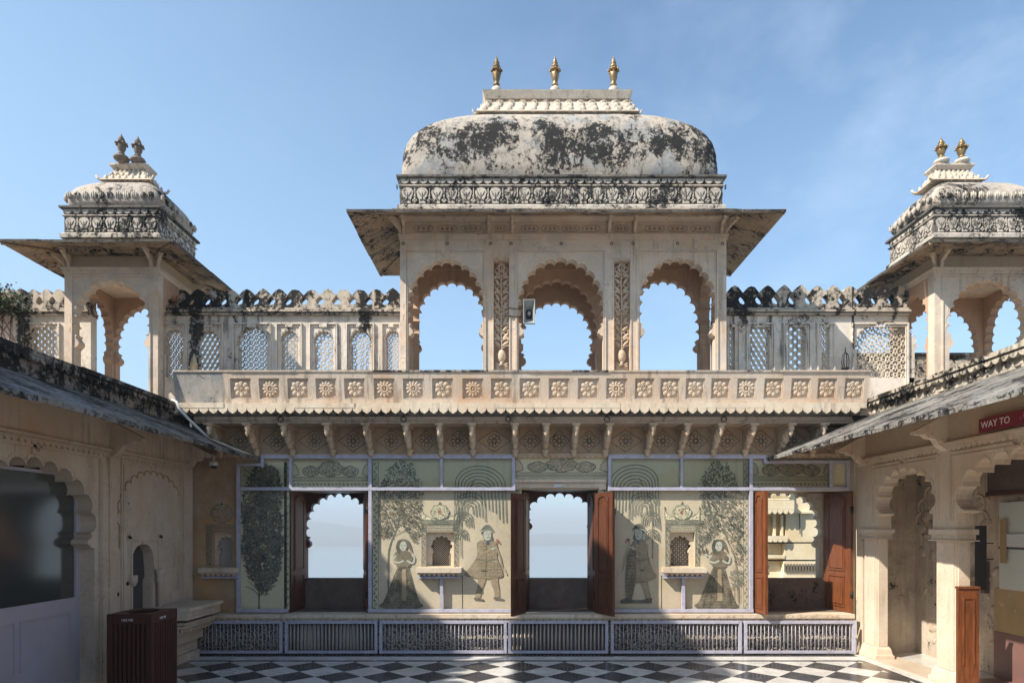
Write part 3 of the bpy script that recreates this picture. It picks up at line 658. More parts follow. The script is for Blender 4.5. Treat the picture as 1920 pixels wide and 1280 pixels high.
s5 = shutter((3.19, 8.395), (3.215, 8.08), .53, Z_(921, 8.2), 'wood_bright', arched=True); s6 = shutter((4.44, 8.36), (4.38, 8.96), .515, 2.10, 'wood_bright', arched=True)
s7 = shutter((4.475, 8.36), (4.10, 8.345), .515, 2.10, 'wood_bright') if False else None
mb = MB(); mb.lathe([(.004, 0), (.016, .01), (.012, .03), (.018, .06), (.010, .09), (.004, .12)], (3.245, 8.10, 1.03), 'brass', 8); mb.build('bolt', s5)
mb = MB()
for py in (1017, 1050): mb.tube([(3.1, 9.16, Z_(py, 9.16)), (4.6, 9.16, Z_(py, 9.16))], .011, 'iron')
for x in (3.12, 4.5): mb.tube([(x, 9.16, .9), (x, 9.16, 1.55)], .014, 'iron')
tag(mb.build('railing'), 'thin dark iron rails across the lower part of the rightmost opening', 'railing')

# ------------------------------------------------------------------ wall paintings (flat pigment on the plaster)
class Art(MB):
    def __init__(s, y=8.397): super().__init__(); s.y = y; s.k = 0
    def P(s, pts): s.k += 1; y = s.y - (s.k % 4500) * 3.5e-6; return [(X_(x, D), y, Z_(z, D)) for x, z in pts]
    def poly(s, pts, mat):
        v = s.P(pts); tr = tessellate_polygon([[Vector((p[0], p[2], 0)) for p in v]]); s.add(v, [tuple(q) for q in tr], mat)
    def stroke(s, pts, wd, mat, taper=False):
        L_, R_ = [], []; n = len(pts)
        for i, p_ in enumerate(pts):
            a, b_ = pts[max(0, i - 1)], pts[min(n - 1, i + 1)]; dx, dz = b_[0] - a[0], b_[1] - a[1]; l = math.hypot(dx, dz) or 1; q = wd / 2 * ((1 - .75 * i / (n - 1)) if taper else 1)
            L_.append((p_[0] - dz / l * q, p_[1] + dx / l * q)); R_.append((p_[0] + dz / l * q, p_[1] - dx / l * q))
        v = s.P(L_ + R_); s.add(v, [(i, i + 1, n + i + 1, n + i) for i in range(n - 1)], mat)
    def leaf(s, x, z, a, l, w_, mat):
        c, q = math.cos(a), math.sin(a); v = s.P([(x, z), (x + l * .45 * c - w_ * q, z + l * .45 * q + w_ * c), (x + l * c, z + l * q), (x + l * .45 * c + w_ * q, z + l * .45 * q - w_ * c)]); s.add(v, [(0, 1, 2, 3)], mat)
    def rect(s, x0, x1, z0, z1, mat): v = s.P([(x0, z0), (x1, z0), (x1, z1), (x0, z1)]); s.add(v, [(0, 1, 2, 3)], mat)
    def flower(s, x, z, r, mat, n=5, c=None):
        for i in range(n): a = 2 * math.pi * i / n + R(); s.leaf(x, z, a, r, r * .3, mat)
        if c: s.rect(x - r * .22, x + r * .22, z - r * .22, z + r * .22, c)
def smooth(pts, k=6):
    o = []; n = len(pts)
    for i in range(n - 1):
        p0, p1, p2, p3 = pts[max(0, i - 1)], pts[i], pts[i + 1], pts[min(n - 1, i + 2)]
        for j in range(k):
            t_ = j / k; o.append(tuple(.5 * (2 * p1[a] + (p2[a] - p0[a]) * t_ + (2 * p0[a] - 5 * p1[a] + 4 * p2[a] - p3[a]) * t_ ** 2 + (3 * p1[a] - p0[a] - 3 * p2[a] + p3[a]) * t_ ** 3) for a in range(2)))
    o.append(pts[-1]); return o
def scatter_leaves(A, poly_, n, l, mats, trunk=None, flowers=0):
    xs = [p[0] for p in poly_]; zs = [p[1] for p in poly_]; k = 0; cl = [(U(min(xs), max(xs)), U(min(zs), max(zs))) for _ in range(60)]
    while k < n:
        x, z = U(min(xs), max(xs)), U(min(zs), max(zs))
        if R() < .45: q = cl[int(R() * 60)]; x, z = q[0] + random.gauss(0, 7), q[1] + random.gauss(0, 7)
        if inside((x, z), poly_):
            a = U(0, 6.28) if not trunk else math.atan2(z - trunk[1], x - trunk[0]) + U(-1.3, 1.3)
            A.leaf(x, z, a, U(.6, 1.2) * l, l * U(.18, .32), mats[int(R() * len(mats))]); k += 1
    for i in range(flowers):
        x, z = U(min(xs), max(xs)), U(min(zs), max(zs))
        if inside((x, z), poly_): A.flower(x, z, l * .8, mats[int(R() * len(mats))], 5)
def cartouche(A, cx, zb, w_, h, out, fill, n=7):
    """lobed cloud-like cartouche"""
    pts = []
    for i in range(n):
        a0, a1 = math.pi * i / n, math.pi * (i + 1) / n
        for j in range(5):
            t_ = a0 + (a1 - a0) * j / 5; r = 1 + .13 * math.sin(math.pi * j / 5)
            pts.append((cx - w_ * r * math.cos(t_), zb - h * .38 - h * .62 * r * math.sin(t_)))
    pts += [(cx + w_ * .98, zb - h * .36), (cx + w_ * .8, zb - h * .16), (cx + w_ * .4, zb - h * .08), (cx + w_ * .25, zb), (cx - w_ * .25, zb), (cx - w_ * .4, zb - h * .08), (cx - w_ * .8, zb - h * .16), (cx - w_ * .98, zb - h * .36)]
    A.poly(pts, fill); A.stroke(pts + pts[:1], 1.5, out)
    for i in range(int(w_ * h * .6)):
        x, z = U(cx - w_, cx + w_), U(zb - h, zb)
        if inside((x, z), pts): A.leaf(x, z, U(0, 6.28), 2.8, .6, out if R() < .7 else 'ink_soft')
def band_h(A, x0, x1, z0, z1, ground=None, out='ink_teal', pitch=6):
    if ground: A.rect(x0, x1, z0, z1, ground)
    A.stroke([(x0, z0), (x1, z0)], 1.1, out); A.stroke([(x0, z1), (x1, z1)], 1.1, out)
    n = max(2, int(abs(x1 - x0) / pitch)); zc = (z0 + z1) / 2; h = abs(z1 - z0)
    for i in range(n):
        x = x0 + (x1 - x0) * (i + .5) / n
        A.flower(x, zc, min(h * .36, pitch * .42), out, 5); A.leaf(x + pitch * .45, zc + h * .3, -2.2, h * .3, .6, 'ink_soft'); A.leaf(x + pitch * .4, zc - h * .3, .8, h * .3, .6, 'ink')
def band_v(A, x0, x1, z0, z1, ground=None, out='ink_teal', pitch=7):
    if ground: A.rect(x0, x1, z0, z1, ground)
    for x in (x0, x1): A.stroke([(x, z0), (x, z1)], 1.1, out)
    n = max(2, int(abs(z1 - z0) / pitch)); xc = (x0 + x1) / 2; w_ = abs(x1 - x0)
    for i in range(n):
        z = z0 + (z1 - z0) * (i + .5) / n
        A.flower(xc + (w_ * .12 if i % 2 else -w_ * .12), z, w_ * .33, out, 5); A.leaf(x0 + w_ * .15, z + 2, .9, w_ * .4, .7, 'ink'); A.leaf(x1 - w_ * .15, z - 2, 3.9, w_ * .4, .7, 'ink_soft')
def door_frieze(A, x0, x1, z0, z1, ncart=2):
    H = z1 - z0; hb = z0 + H * .56
    cs = [x0, (x0 + x1) / 2, x1]
    A.rect(x0, x1, z0, z1, 'painted_green')
    band_h(A, x0, x1, hb + 1, hb + H * .14, None, 'ink_teal', 4); band_h(A, x0, x1, hb + H * .18, z1 - 1, None, 'ink_teal', 7)
    w_ = (x1 - x0)
    cartouche(A, (x0 + x1) / 2, hb, w_ * .16, H * .56, 'ink_teal', 'painted_ground', 5)
    for f in (.24, .76): cartouche(A, x0 + w_ * f, hb, w_ * .105, H * .38, 'ink_teal', 'painted_ground', 3)
    for f, sx_ in ((0, 1), (1, -1)):
        cx = x0 + w_ * f
        pts = [(cx, hb)] + [(cx + sx_ * w_ * .08 * (1 + .12 * math.sin(j * 2.2)) * math.sin(math.pi * .5 * (1 - j / 8)) ** .5, hb - H * .5 * (.15 + .85 * j / 8)) for j in range(9)] + [(cx, hb - H * .52)]
        A.poly(pts, 'painted_ground'); A.stroke(pts, 1.4, 'ink_teal')
def willow(A, cx, cz, rx_, h, flip, n=10):
    """weeping tree: nested arches of feathery strands"""
    for ti, (ox, oz, sc, m_) in enumerate(((0, 0, 1, 8), (.30, .62, .55, 5), (.55, 1.05, .34, 4), (.62, 1.45, .24, 3))):
        ccx = cx - flip * ox * rx_; top0 = cz + oz * h
        for i in range(m_):
            f = (i + .8) / m_; w_ = rx_ * sc * f; top = top0 + (1 - f) * h * .62 * sc
            for sd in (-1, 1):
                e = (h * .95 * sc * (.35 + .65 * f) if ti else h * (1.25 if sd * flip > 0 else .75) * (.25 + .6 * f)) * U(.85, 1.15)
                ww = w_ * (1.0 if sd * flip > 0 or ti else .85)
                pts = [(ccx + sd * ww * math.sin(math.pi / 2 * t_ / 8), top + (1 - math.cos(math.pi / 2 * t_ / 8)) * ww * .75) for t_ in range(9)]
                x_, z_ = pts[-1]; pts += [(x_ + sd * 1.2 * q, z_ + e * .5 * q) for q in (.4, .8, 1.2, 1.6)]
                A.stroke(pts, 1.5, 'ink_teal')
                for a, b_ in zip(pts[:-1], pts[1:]):
                    l = math.dist(a, b_); k = max(1, int(l / 2.6))
                    for q in range(k):
                        x, z = a[0] + (b_[0] - a[0]) * q / k, a[1] + (b_[1] - a[1]) * q / k; th = math.atan2(b_[1] - a[1], b_[0] - a[0])
                        A.leaf(x, z, th + .8, 2.1, .35, 'ink_soft'); A.leaf(x, z, th - .8, 2.1, .35, 'ink_soft')
    A.stroke(smooth([(cx - flip * .1 * rx_, cz + h * .3), (cx - flip * .5 * rx_, cz + h * .75), (cx - flip * .62 * rx_, cz + h * 1.3), (cx - flip * .62 * rx_, cz + h * 2.1)]), 1.6, 'ink_teal')
def mirror(pts, cx, flip): return [(cx + flip * x, z) for x, z in pts]
def pattern_fill(A, pts, mat, step=4, jit=.6, kind=0):
    xs = [p[0] for p in pts]; zs = [p[1] for p in pts]; z = min(zs); r = 0
    while z < max(zs):
        x = min(xs) + (step / 2 if r % 2 else 0)
        while x < max(xs):
            q = (x + U(-jit, jit), z + U(-jit, jit))
            if inside(q, pts): A.leaf(q[0] - step * .35, q[1], U(-.4, .4) + (r % 2) * .8, step * .7, step * .14, mat)
            x += step
        z += step * .62; r += 1
def woman(A, cx, top, hgt, flip, tray=False):
    s = hgt / 132.0
    def Q(pts): return [(cx + flip * x * s, top + z * s) for x, z in pts]
    sk = Q(smooth([(-10, 54), (-18, 72), (-27, 95), (-38, 120), (-46, 126), (-36, 131), (-18, 135), (4, 136), (22, 132), (36, 127), (30, 120), (22, 100), (14, 72), (9, 54)])); A.poly(sk, 'cloth_dark'); A.stroke(sk + sk[:1], 1.2, 'ink'); pattern_fill(A, sk, 'cloth_tan', 3.0); pattern_fill(A, sk, 'ink', 4.1)
    for q in (-30, -18, 12, 24): A.stroke(Q([(q * .25, 56), (q * .7, 95), (q, 130)]), .9, 'ink')
    ap = Q([(-3, 58), (4, 58), (6, 118), (-4, 118)]); A.poly(ap, 'cloth_tan'); A.stroke(ap + ap[:1], .9, 'ink_brown'); pattern_fill(A, ap, 'ink_brown', 3)
    bd = Q(smooth([(-6, 24), (-15, 28), (-19, 40), (-14, 48), (-10, 54), (9, 54), (14, 44), (17, 32), (8, 25), (2, 22), (-6, 24)])); A.poly(bd, 'cloth_dark'); A.stroke(bd, 1.1, 'ink'); pattern_fill(A, bd, 'cloth_tan', 3)
    A.stroke(Q(smooth([(15, 30), (20, 38), (16, 47), (6, 42)])), 3.4 * s, 'skin_blue'); A.stroke(Q(smooth([(-14, 32), (-20, 42), (-10, 46), (0, 42)])), 3.4 * s, 'skin_blue')
    hr = Q(smooth([(-4, 2), (-11, 6), (-14, 16), (-12, 26), (-7, 30), (-6, 20), (4, 16), (10, 20), (16, 27), (13, 14), (8, 4), (-4, 2)])); A.poly(hr, 'ink')
    fc = Q(smooth([(-6, 9), (-8, 17), (-6, 22), (-1, 25), (4, 22), (6, 15), (4, 8), (-1, 6), (-6, 9)])); A.poly(fc, 'skin_blue'); A.stroke(fc, .8, 'ink')
    A.stroke(Q([(-5, 14), (-2, 13.4)]), 1.2, 'ink'); A.stroke(Q([(1, 13.4), (4, 14)]), 1.2, 'ink'); A.stroke(Q([(-3, 20.5), (0, 20.8)]), 1.0, 'flower_red'); A.stroke(Q([(-1, 15), (-2, 18)]), .7, 'ink')
    if tray:
        A.stroke(Q([(-15, 34), (-24, 33), (-27, 30)]), 2.6 * s, 'skin_blue'); A.stroke(Q([(-40, 28), (-22, 28)]), 1.6, 'ink')
        for q in (-38, -31, -24): A.rect(*[cx + flip * (q + e) * s for e in (-1.6, 1.6)], top + 19 * s, top + 27 * s, 'ink')
    for q in (-8, 6): A.leaf(*Q([(q, 133)])[0], .2, 9, 1.6, 'ink')
def man(A, cx, top, hgt, flip, cape=False):
    s = hgt / 140.0
    def Q(pts): return [(cx + flip * x * s, top + z * s) for x, z in pts]
    for lg in (smooth([(-16, 92), (-15, 108), (-18, 122), (-20, 134), (-12, 134), (-8, 120), (-2, 104), (0, 92)]), smooth([(4, 92), (10, 110), (15, 122), (17, 134), (24, 133), (24, 118), (22, 104), (22, 92)])):
        A.poly(Q(lg), 'cloth_tan'); A.stroke(Q(lg), .9, 'ink_brown'); pattern_fill(A, Q(lg), 'ink_brown', 3)
    for q in ((-24, 135), (13, 134)): A.poly(Q([(q[0], q[1]), (q[0] + 8, q[1] - 1), (q[0] + 21, q[1] + 4), (q[0] + 19, q[1] + 6.5), (q[0] + 2, q[1] + 4.5)]), 'ink')
    ct = Q(smooth([(-10, 28), (-17, 34), (-16, 48), (-19, 62), (-32, 80), (-40, 92), (-22, 97), (0, 99), (18, 98), (31, 94), (27, 78), (20, 60), (21, 44), (18, 32), (8, 27), (-10, 28)])) if not cape else Q(smooth([(-8, 28), (-14, 40), (-16, 60), (-24, 84), (-30, 96), (-10, 104), (12, 108), (22, 110), (16, 84), (10, 60), (14, 44), (12, 32), (4, 26), (-8, 28)]))
    A.poly(ct, 'cloth_tan'); A.stroke(ct, 1.1, 'ink_brown'); pattern_fill(A, ct, 'ink_brown', 3.4); pattern_fill(A, ct, 'ink_soft', 5)
    if cape: dk = Q(smooth([(8, 30), (22, 44), (24, 70), (26, 98), (24, 132), (14, 133), (8, 104), (6, 66), (8, 30)])); A.poly(dk, 'cloth_dark'); pattern_fill(A, dk, 'cloth_tan', 5)
    A.stroke(Q([(-1, 34), (0, 58), (-2, 94)]), 1.0, 'ink_brown'); A.stroke(Q([(-18, 62), (0, 66), (19, 61)]), 2.2, 'ink_soft'); A.leaf(*Q([(-12, 84)])[0], .1, 16 * flip, 1.8, 'ink')
    A.stroke(Q(smooth([(17, 36), (26, 60), (30, 78), (36, 88)])), 3.2 * s, 'cloth_tan'); A.stroke(Q([(33, 80), (38, 92)]), 2.6 * s, 'skin_blue')
    A.stroke(Q(smooth([(-14, 36), (-12, 50), (2, 48), (14, 40)])), 3.6 * s, 'cloth_tan'); A.stroke(Q([(10, 45), (18, 40)]), 3 * s, 'skin_blue')
    A.stroke(Q([(15, 42), (20, 30)]), .9, 'ink'); A.flower(*Q([(21, 28)])[0], 4.2, 'flower_red', 6, 'ink_brown'); A.flower(*Q([(25, 32)])[0], 2.5, 'flower_red', 5); A.poly(Q([(0, 30), (5, 27), (6, 34), (1, 36)]), 'ink_blue')
    hr = Q(smooth([(-4, 8), (-10, 14), (-12, 24), (-9, 29), (-4, 27), (-3, 16), (5, 14), (10, 18), (12, 26), (8, 29)])); A.poly(hr, 'ink')
    fc = Q(smooth([(-5, 10), (-6, 18), (-4, 25), (1, 28), (7, 26), (9, 18), (8, 10), (-5, 10)])); A.poly(fc, 'skin_blue'); A.stroke(fc, .8, 'ink')
    A.stroke(Q([(-1, 15), (2, 14.4)]), 1.1, 'ink'); A.stroke(Q([(5, 14.4), (8, 15)]), 1.1, 'ink'); A.stroke(Q([(1, 22), (7, 22)]), 1.3, 'ink'); A.stroke(Q([(4, 16), (5, 20)]), .8, 'ink')
    A.poly(Q(smooth([(-12, 11), (-8, 5), (-2, -1), (6, -1), (10, 4), (14, 10), (8, 8), (0, 7), (-6, 8), (-12, 11)])), 'ink_teal' if not cape else 'ink'); A.stroke(Q(smooth([(-11, 11), (0, 8), (13, 11)])), 1.2, 'skin_blue')
def niche_surround(A, cx, x0, x1):
    z0, z1 = 985, 1062
    for a, b_ in ((x0 - 8, x0 - 1), (x1 + 1, x1 + 8)): band_v(A, a, b_, z0, z1, None, 'ink_teal', 6)
    band_h(A, x0 - 9, x1 + 9, 984, 994, None, 'ink_teal', 5); band_h(A, x0 - 9, x1 + 9, 975, 982, 'ink_soft', 'ink_teal', 4)
    cartouche(A, cx, 974, 16, 27, 'ink_teal', 'painted_green', 5); A.leaf(cx, 948, -math.pi / 2, 9, 2, 'ink'); A.flower(cx, 960, 5, 'flower_red', 6)
    for sd in (-1, 1):
        e = cx + sd * (x1 - x0 + 18) / 2
        pts = [(e, 974), (e, 955), (e - sd * 4, 962), (e - sd * 10, 967), (e - sd * 18, 970), (e - sd * 20, 974)]; A.poly(pts, 'painted_green'); A.stroke(pts, 1.2, 'ink_teal'); A.leaf(e, 956, -math.pi / 2, 8, 1.4, 'ink')
        for i in range(14): A.leaf(e - sd * U(1, 14), U(964, 974), U(0, 6), 3, .7, 'ink_teal')
# left painting: tall dense shrub
A = Art(); A.rect(450, 538, 866, 1143, 'painted_green'); A.y -= .0032
pl = [(492, 1115), (470, 1085), (455, 1040), (458, 1000), (452, 950), (462, 905), (474, 880), (498, 870), (520, 882), (530, 920), (528, 960), (530, 1010), (528, 1050), (520, 1085), (500, 1112)]
A.stroke([(486, 1143), (487, 1000), (489, 900)], 2.6, 'ink')
for i in range(26):
    z = 890 + i * 8.6
    for sd in (-1, 1): A.stroke(smooth([(487, z + 12), (487 + sd * 12, z), (487 + sd * U(20, 34), z - U(4, 14))]), 1.2, 'ink')
scatter_leaves(A, pl, 3500, 6.6, ['ink', 'ink', 'ink_teal', 'ink_soft'], (487, 1130)); A.flower(487, 1043, 14, 'ink', 9, 'ink_brown')
tag(A.build('painted_shrub', PW))
A = Art(); band_v(A, 533, 543, 866, 1143, 'painted_green', 'ink_teal'); band_v(A, 699, 709, 866, 1143, 'painted_green', 'ink_teal'); A.build('painted_border', PW)
A = Art(); door_frieze(A, 549, 691, 866, 914); A.build('painted_frieze', PW)
# panel with woman, tree, niche, willow and man
A = Art(); A.rect(710, 826, 866, 914, 'painted_green'); A.rect(831, 960, 866, 914, 'painted_green'); A.y -= .0032
tp = [(712, 1010), (708, 960), (712, 915), (728, 880), (748, 864), (772, 868), (780, 890), (792, 905), (794, 930), (786, 960), (792, 985), (780, 1020), (770, 1010), (752, 985), (740, 1000), (730, 1008)]
A.stroke(smooth([(729, 1135), (728, 1050), (732, 1020), (745, 985), (752, 940), (755, 900)]), 3, 'ink_teal', True)
for i in range(16): q = 890 + i * 7; A.stroke(smooth([(748 - i * .6, q + 16), (748 + (-1) ** i * 14, q + 4), (748 + (-1) ** i * U(20, 34), q - 8)]), 1.0, 'ink_teal')
scatter_leaves(A, tp, 1500, 4.6, ['ink_teal', 'ink', 'ink_soft', 'ink_brown'], (745, 1010)); A.build('painted_tree', PW)
A = Art(8.3935); woman(A, 757, 1008, 132, 1); A.build('painted_woman', PW)
A = Art(8.3935); man(A, 912, 985, 140, 1); A.build('painted_man', PW)
A = Art(); A.y -= .0031; willow(A, 897, 872, 52, 82, 1, 9); A.build('painted_willow', PW)
A = Art(8.3935); niche_surround(A, 825, 799, 851); A.build('painted_surround', PW)
A = Art(8.3935); niche_surround(A, 1279, 1256, 1303); A.build('painted_surround', PW)
A = Art(8.3935); band_v(A, 388, 396, 985, 1060, None, 'ink_teal', 6); band_h(A, 388, 440, 984, 994, None, 'ink_teal', 5); cartouche(A, 416, 980, 20, 34, 'ink_teal', 'ochre_wall', 7); A.leaf(416, 948, -math.pi / 2, 8, 2, 'ink'); A.build('painted_surround', PW)
A = Art(); door_frieze(A, 967, 1139, 858, 905); A.k = 0; A.build('painted_frieze', PW)
A = Art(8.3965); band_v(A, 968, 973, 908, 922, None, 'ink_teal', 4); band_v(A, 1132, 1138, 908, 922, None, 'ink_teal', 4); A.build('painted_border', PW)
# right panel
A = Art(); A.rect(1148, 1276, 866, 914, 'painted_green'); A.rect(1281, 1393, 866, 914, 'painted_green'); A.y -= .0031; willow(A, 1192, 870, 50, 84, -1, 10); A.build('painted_willow', PW)
A = Art(8.3935); tp = [(1313, 1030), (1310, 985), (1316, 940), (1310, 905), (1325, 880), (1340, 864), (1362, 868), (1378, 895), (1390, 930), (1392, 985), (1390, 1060), (1382, 1062), (1365, 1020), (1352, 1000), (1340, 1010), (1325, 1020)]
scatter_leaves(A, tp, 1650, 4.6, ['ink_teal', 'ink', 'ink_soft', 'ink_teal'], (1355, 1040), 30); A.stroke(smooth([(1384, 1130), (1378, 1050), (1362, 1010), (1354, 975), (1352, 920)]), 2, 'ink_teal', True)
for x, z in ((1331, 942), (1358, 892), (1326, 1000), (1388, 968), (1391, 1031)): A.leaf(x, z, .6, 9, 2, 'ink'); A.leaf(x + 3, z + 1, -.8, 6, 1.3, 'ink')
for x in (1376, 1386): A.stroke([(x, 1080), (x + 1, 1128)], 1, 'ink_teal'); scatter_leaves(A, [(x - 6, 1105), (x - 7, 1075), (x, 1064), (x + 7, 1075), (x + 6, 1105)], 60, 4, ['ink_teal'], (x, 1120))
A.build('painted_tree', PW)
A = Art(8.3905); woman(A, 1348, 1008, 132, 1, True); A.build('painted_woman', PW)
A = Art(8.3905); man(A, 1199, 983, 143, -1, True); A.rect(1163, 1222, 1124, 1130, 'ink'); A.build('painted_man', PW)
A = Art(); band_v(A, 1394, 1403, 866, 1143, 'painted_ground', 'ink_teal'); A.build('painted_border', PW)
A = Art(); door_frieze(A, 1410, 1556, 863, 914); A.rect(1558, 1592, 863, 914, 'painted_green'); A.build('painted_frieze', PW)
A = Art(); 
for x in (867, 1240, 1405): A.stroke([(x, 1075), (x, 1143)], 1.4, 'ink')
A.build('painted_line', PW)

# ------------------------------------------------------------------ lavender glazed frames over the paintings
def vbar(mb, px, z0, z1, w_=5): mb.box(X_(px - w_ / 2, 8.35), X_(px + w_ / 2, 8.35), 8.335, 8.375, Z_(z0, 8.35), Z_(z1, 8.35), 'lavender')
def hbar(mb, x0, x1, pz, w_=5, d=.003): mb.box(X_(x0, 8.35), X_(x1, 8.35), 8.335 - d, 8.372, Z_(pz + w_ / 2, 8.35), Z_(pz - w_ / 2, 8.35), 'lavender')
def glass(par, x0, x1, z0, z1):
    g_ = MB(); g_.add([(X_(a, 8.36), 8.358, Z_(c, 8.36)) for a, c in ((x0, z0), (x1, z0), (x1, z1), (x0, z1))], [(0, 1, 2, 3)], 'glass'); g_.build('glass_pane', par)
GL = thing('glazed_frame', (X_(700, 8.36), 8.36, .5), 'lavender framed glazing over the paintings between the left corner and the middle opening', 'frame', 'lavender frames protecting the wall paintings')
mb = MB(); hbar(mb, 492, 966, 856, 7); hbar(mb, 450, 495, 871); hbar(mb, 444, 966, 916, 6); vbar(mb, 447, 1146, 868, 6); vbar(mb, 492, 876, 853, 5); vbar(mb, 545, 916, 856); vbar(mb, 694, 1146, 856, 6); vbar(mb, 828, 916, 856); vbar(mb, 963, 920, 856, 6)
hbar(mb, 444, 540, 1144, 6); hbar(mb, 690, 962, 1144, 6); vbar(mb, 828, 1146, 1079, 6); hbar(mb, 783, 867, 1076, 4); mb.build('frame', GL)
for a in ((449, 543, 913, 874), (547, 692, 913, 859), (697, 826, 913, 859), (830, 960, 913, 859)): glass(GL, *a)
GR = thing('glazed_frame', (X_(1350, 8.36), 8.36, .5), 'lavender framed glazing over the paintings between the middle opening and the right corner', 'frame', 'lavender frames protecting the wall paintings')
mb = MB(); hbar(mb, 1141, 1436, 856, 7); hbar(mb, 1432, 1592, 866, 6); vbar(mb, 1434, 869, 853, 5); hbar(mb, 1141, 1592, 916, 6); vbar(mb, 1143, 920, 856, 6); vbar(mb, 1278, 916, 856); vbar(mb, 1408, 1146, 856, 6); vbar(mb, 1558, 918, 864, 6); vbar(mb, 1590, 918, 864, 6)
hbar(mb, 1148, 1412, 1144, 6); vbar(mb, 1281, 1146, 1079, 6); hbar(mb, 1240, 1324, 1076, 4); mb.build('frame', GR)
for a in ((1146, 1276, 913, 859), (1280, 1405, 913, 859), (1410, 1556, 913, 869)): glass(GR, *a)
# ------------------------------------------------------------------ low lavender guards in front of the carved dado
names = ['under the dark shrub painting at the left corner', 'below the left tall opening', 'below the painted couple left of the middle opening', 'below the middle opening', 'below the painted couple right of the middle opening', 'below the rightmost opening']
for i, (a, b_) in enumerate(((360, 530), (535, 708), (712, 950), (953, 1140), (1145, 1390), (1395, 1603))):
    x0, x1 = X_(a, 8.22), X_(b_, 8.22); g_ = thing('barrier', ((x0 + x1) / 2, 8.22, 0), 'low lavender barred barrier ' + names[i], 'barrier', 'low barred barriers along the dado')
    mb = MB(); W_ = .036; mb.box(x0, x0 + W_, 8.20, 8.24, .02, .435, 'lavender'); mb.box(x1 - W_, x1, 8.20, 8.24, .02, .435, 'lavender'); mb.box(x0 + W_, x1 - W_, 8.197, 8.238, .40, .435, 'lavender'); mb.box(x0 + W_, x1 - W_, 8.197, 8.238, .02, .052, 'lavender'); mb.build('frame', g_)
    mb = MB(); n = int((x1 - x0) / .050)
    for k in range(1, n): x = x0 + W_ / 2 + (x1 - x0 - W_) * k / n; mb.tube([(x + U(-.002, .002), 8.22, .045), (x + U(-.003, .003), 8.22, .41)], .0052, 'lavender', 6)
    mb.build('bars', g_)

# ================================================================== BALCONY with rosette parapet on carved brackets
BA = thing('balcony', (0, 7.95, 2.55), 'long cream stone balcony with a row of carved rosettes, carried on brackets above the paintings', 'balcony')
lean = lambda x, y, z: (x, y + 7.95 - (z - 3.165) * .16, z)
rx_px = [448, 502, 556, 609, 663, 719, 774, 829, 886, 940, 994, 1049, 1104, 1157.5, 1210, 1258, 1306, 1354, 1403, 1454, 1505, 1555, 1606]
mb = MB(lean); zt_, zb_ = 3.545, 3.165; xl, xr = -4.18, 4.41; xs_ = X_(414, 7.85)
holes = []
for px in rx_px:
    c = X_(px, 7.865); h = .128 if px < 1200 else .118; holes.append((c, h, 3.226, 3.470))
mb.plate(rect(xs_, xr, zb_, zt_), [rect(c - h, c + h, a, b_) for c, h, a, b_ in holes], 0, .06, 'balcony')
mb.box(xs_, xr, .03, .09, zb_ + .01, zt_ - .004, 'balcony_recess')
for c, h, a, b_ in holes:
    q = h - .014
    for (u0, u1, v0, v1) in ((c - h + .004, c - q, a + .004, b_ - .004), (c + q, c + h - .004, a + .004, b_ - .004), (c - q, c + q, a + .004, a + .014), (c - q, c + q, b_ - .014, b_ - .004)): mb.box(u0, u1, .012, .031, v0, v1, 'balcony')
x = xl
while x < xr:
    x2 = min(xr + .01, x + U(.6, 1.3)); mb.box(x + .0015, x2, -.012 + U(-.004, .004), .10, zt_, zt_ + .022 + U(-.003, .003), 'cornice_stain' if R() < .55 else 'balcony'); x = x2
mb.build('parapet', BA)
mb = MB(lean); mb.box(xl, xs_ - .002, .004, .08, zb_, zt_, 'peeled'); tag(mb.build('peeled_panel', BA), 'grey peeling parapet panel')
for i, (c, h, a, b_) in enumerate(holes):
    q = MB(lean); rosette(q, c + U(-.004, .004), .022, (a + b_) / 2, .106 + U(-.004, .003), [0, 1, 0, 1, 0, 3, 1, 2, 3, 0, 2, 0, 2, 1, 2, 0, 0, 0, 3, 2, 0, 0, 2][i], 'rosette'); q.build('rosette', BA, (c, 7.86, (a + b_) / 2))
mb = MB(); x = -4.2
while x < 4.36:
    l = U(.5, 1.0); x2 = min(4.36, x + l); dz = U(-.004, .004); mb.box(x + .002, x2, 7.862 + U(-.004, .004), 8.4, 3.098, 3.160 + dz, 'ledge'); x = x2
mb.box(-4.2, 4.3, 7.90, 8.4, 3.018, 3.096, 'carved_ground'); scallops(mb, -4.2, 4.28, 3.097, .062, 7.862, 7.899, .118, 'ledge', True)
mb.box(-3.95, 4.22, 7.955, 8.39, 2.955, 3.017, 'beam'); mb.box(-3.95, 4.22, 7.94, 7.9545, 2.975, 3.0, 'beam'); mb.box(-4.0, 4.3, 7.975, 8.39, 2.93, 2.9545, 'beam'); mb.build('cornice', BA)
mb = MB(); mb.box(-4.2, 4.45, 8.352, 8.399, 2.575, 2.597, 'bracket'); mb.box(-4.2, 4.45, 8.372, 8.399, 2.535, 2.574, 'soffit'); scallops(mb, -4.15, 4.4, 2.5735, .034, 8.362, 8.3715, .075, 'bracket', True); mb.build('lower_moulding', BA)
br_px = [545, 622, 695, 768, 828, 888, 966, 1025 + 3, 1083, 1138, 1215, 1276, 1336, 1396, 1463]; brx = [X_(402, 8.0) - .02, X_(470, 8.1)] + [X_(p_, 8.36) for p_ in br_px] + [X_(1545, 8.0)]
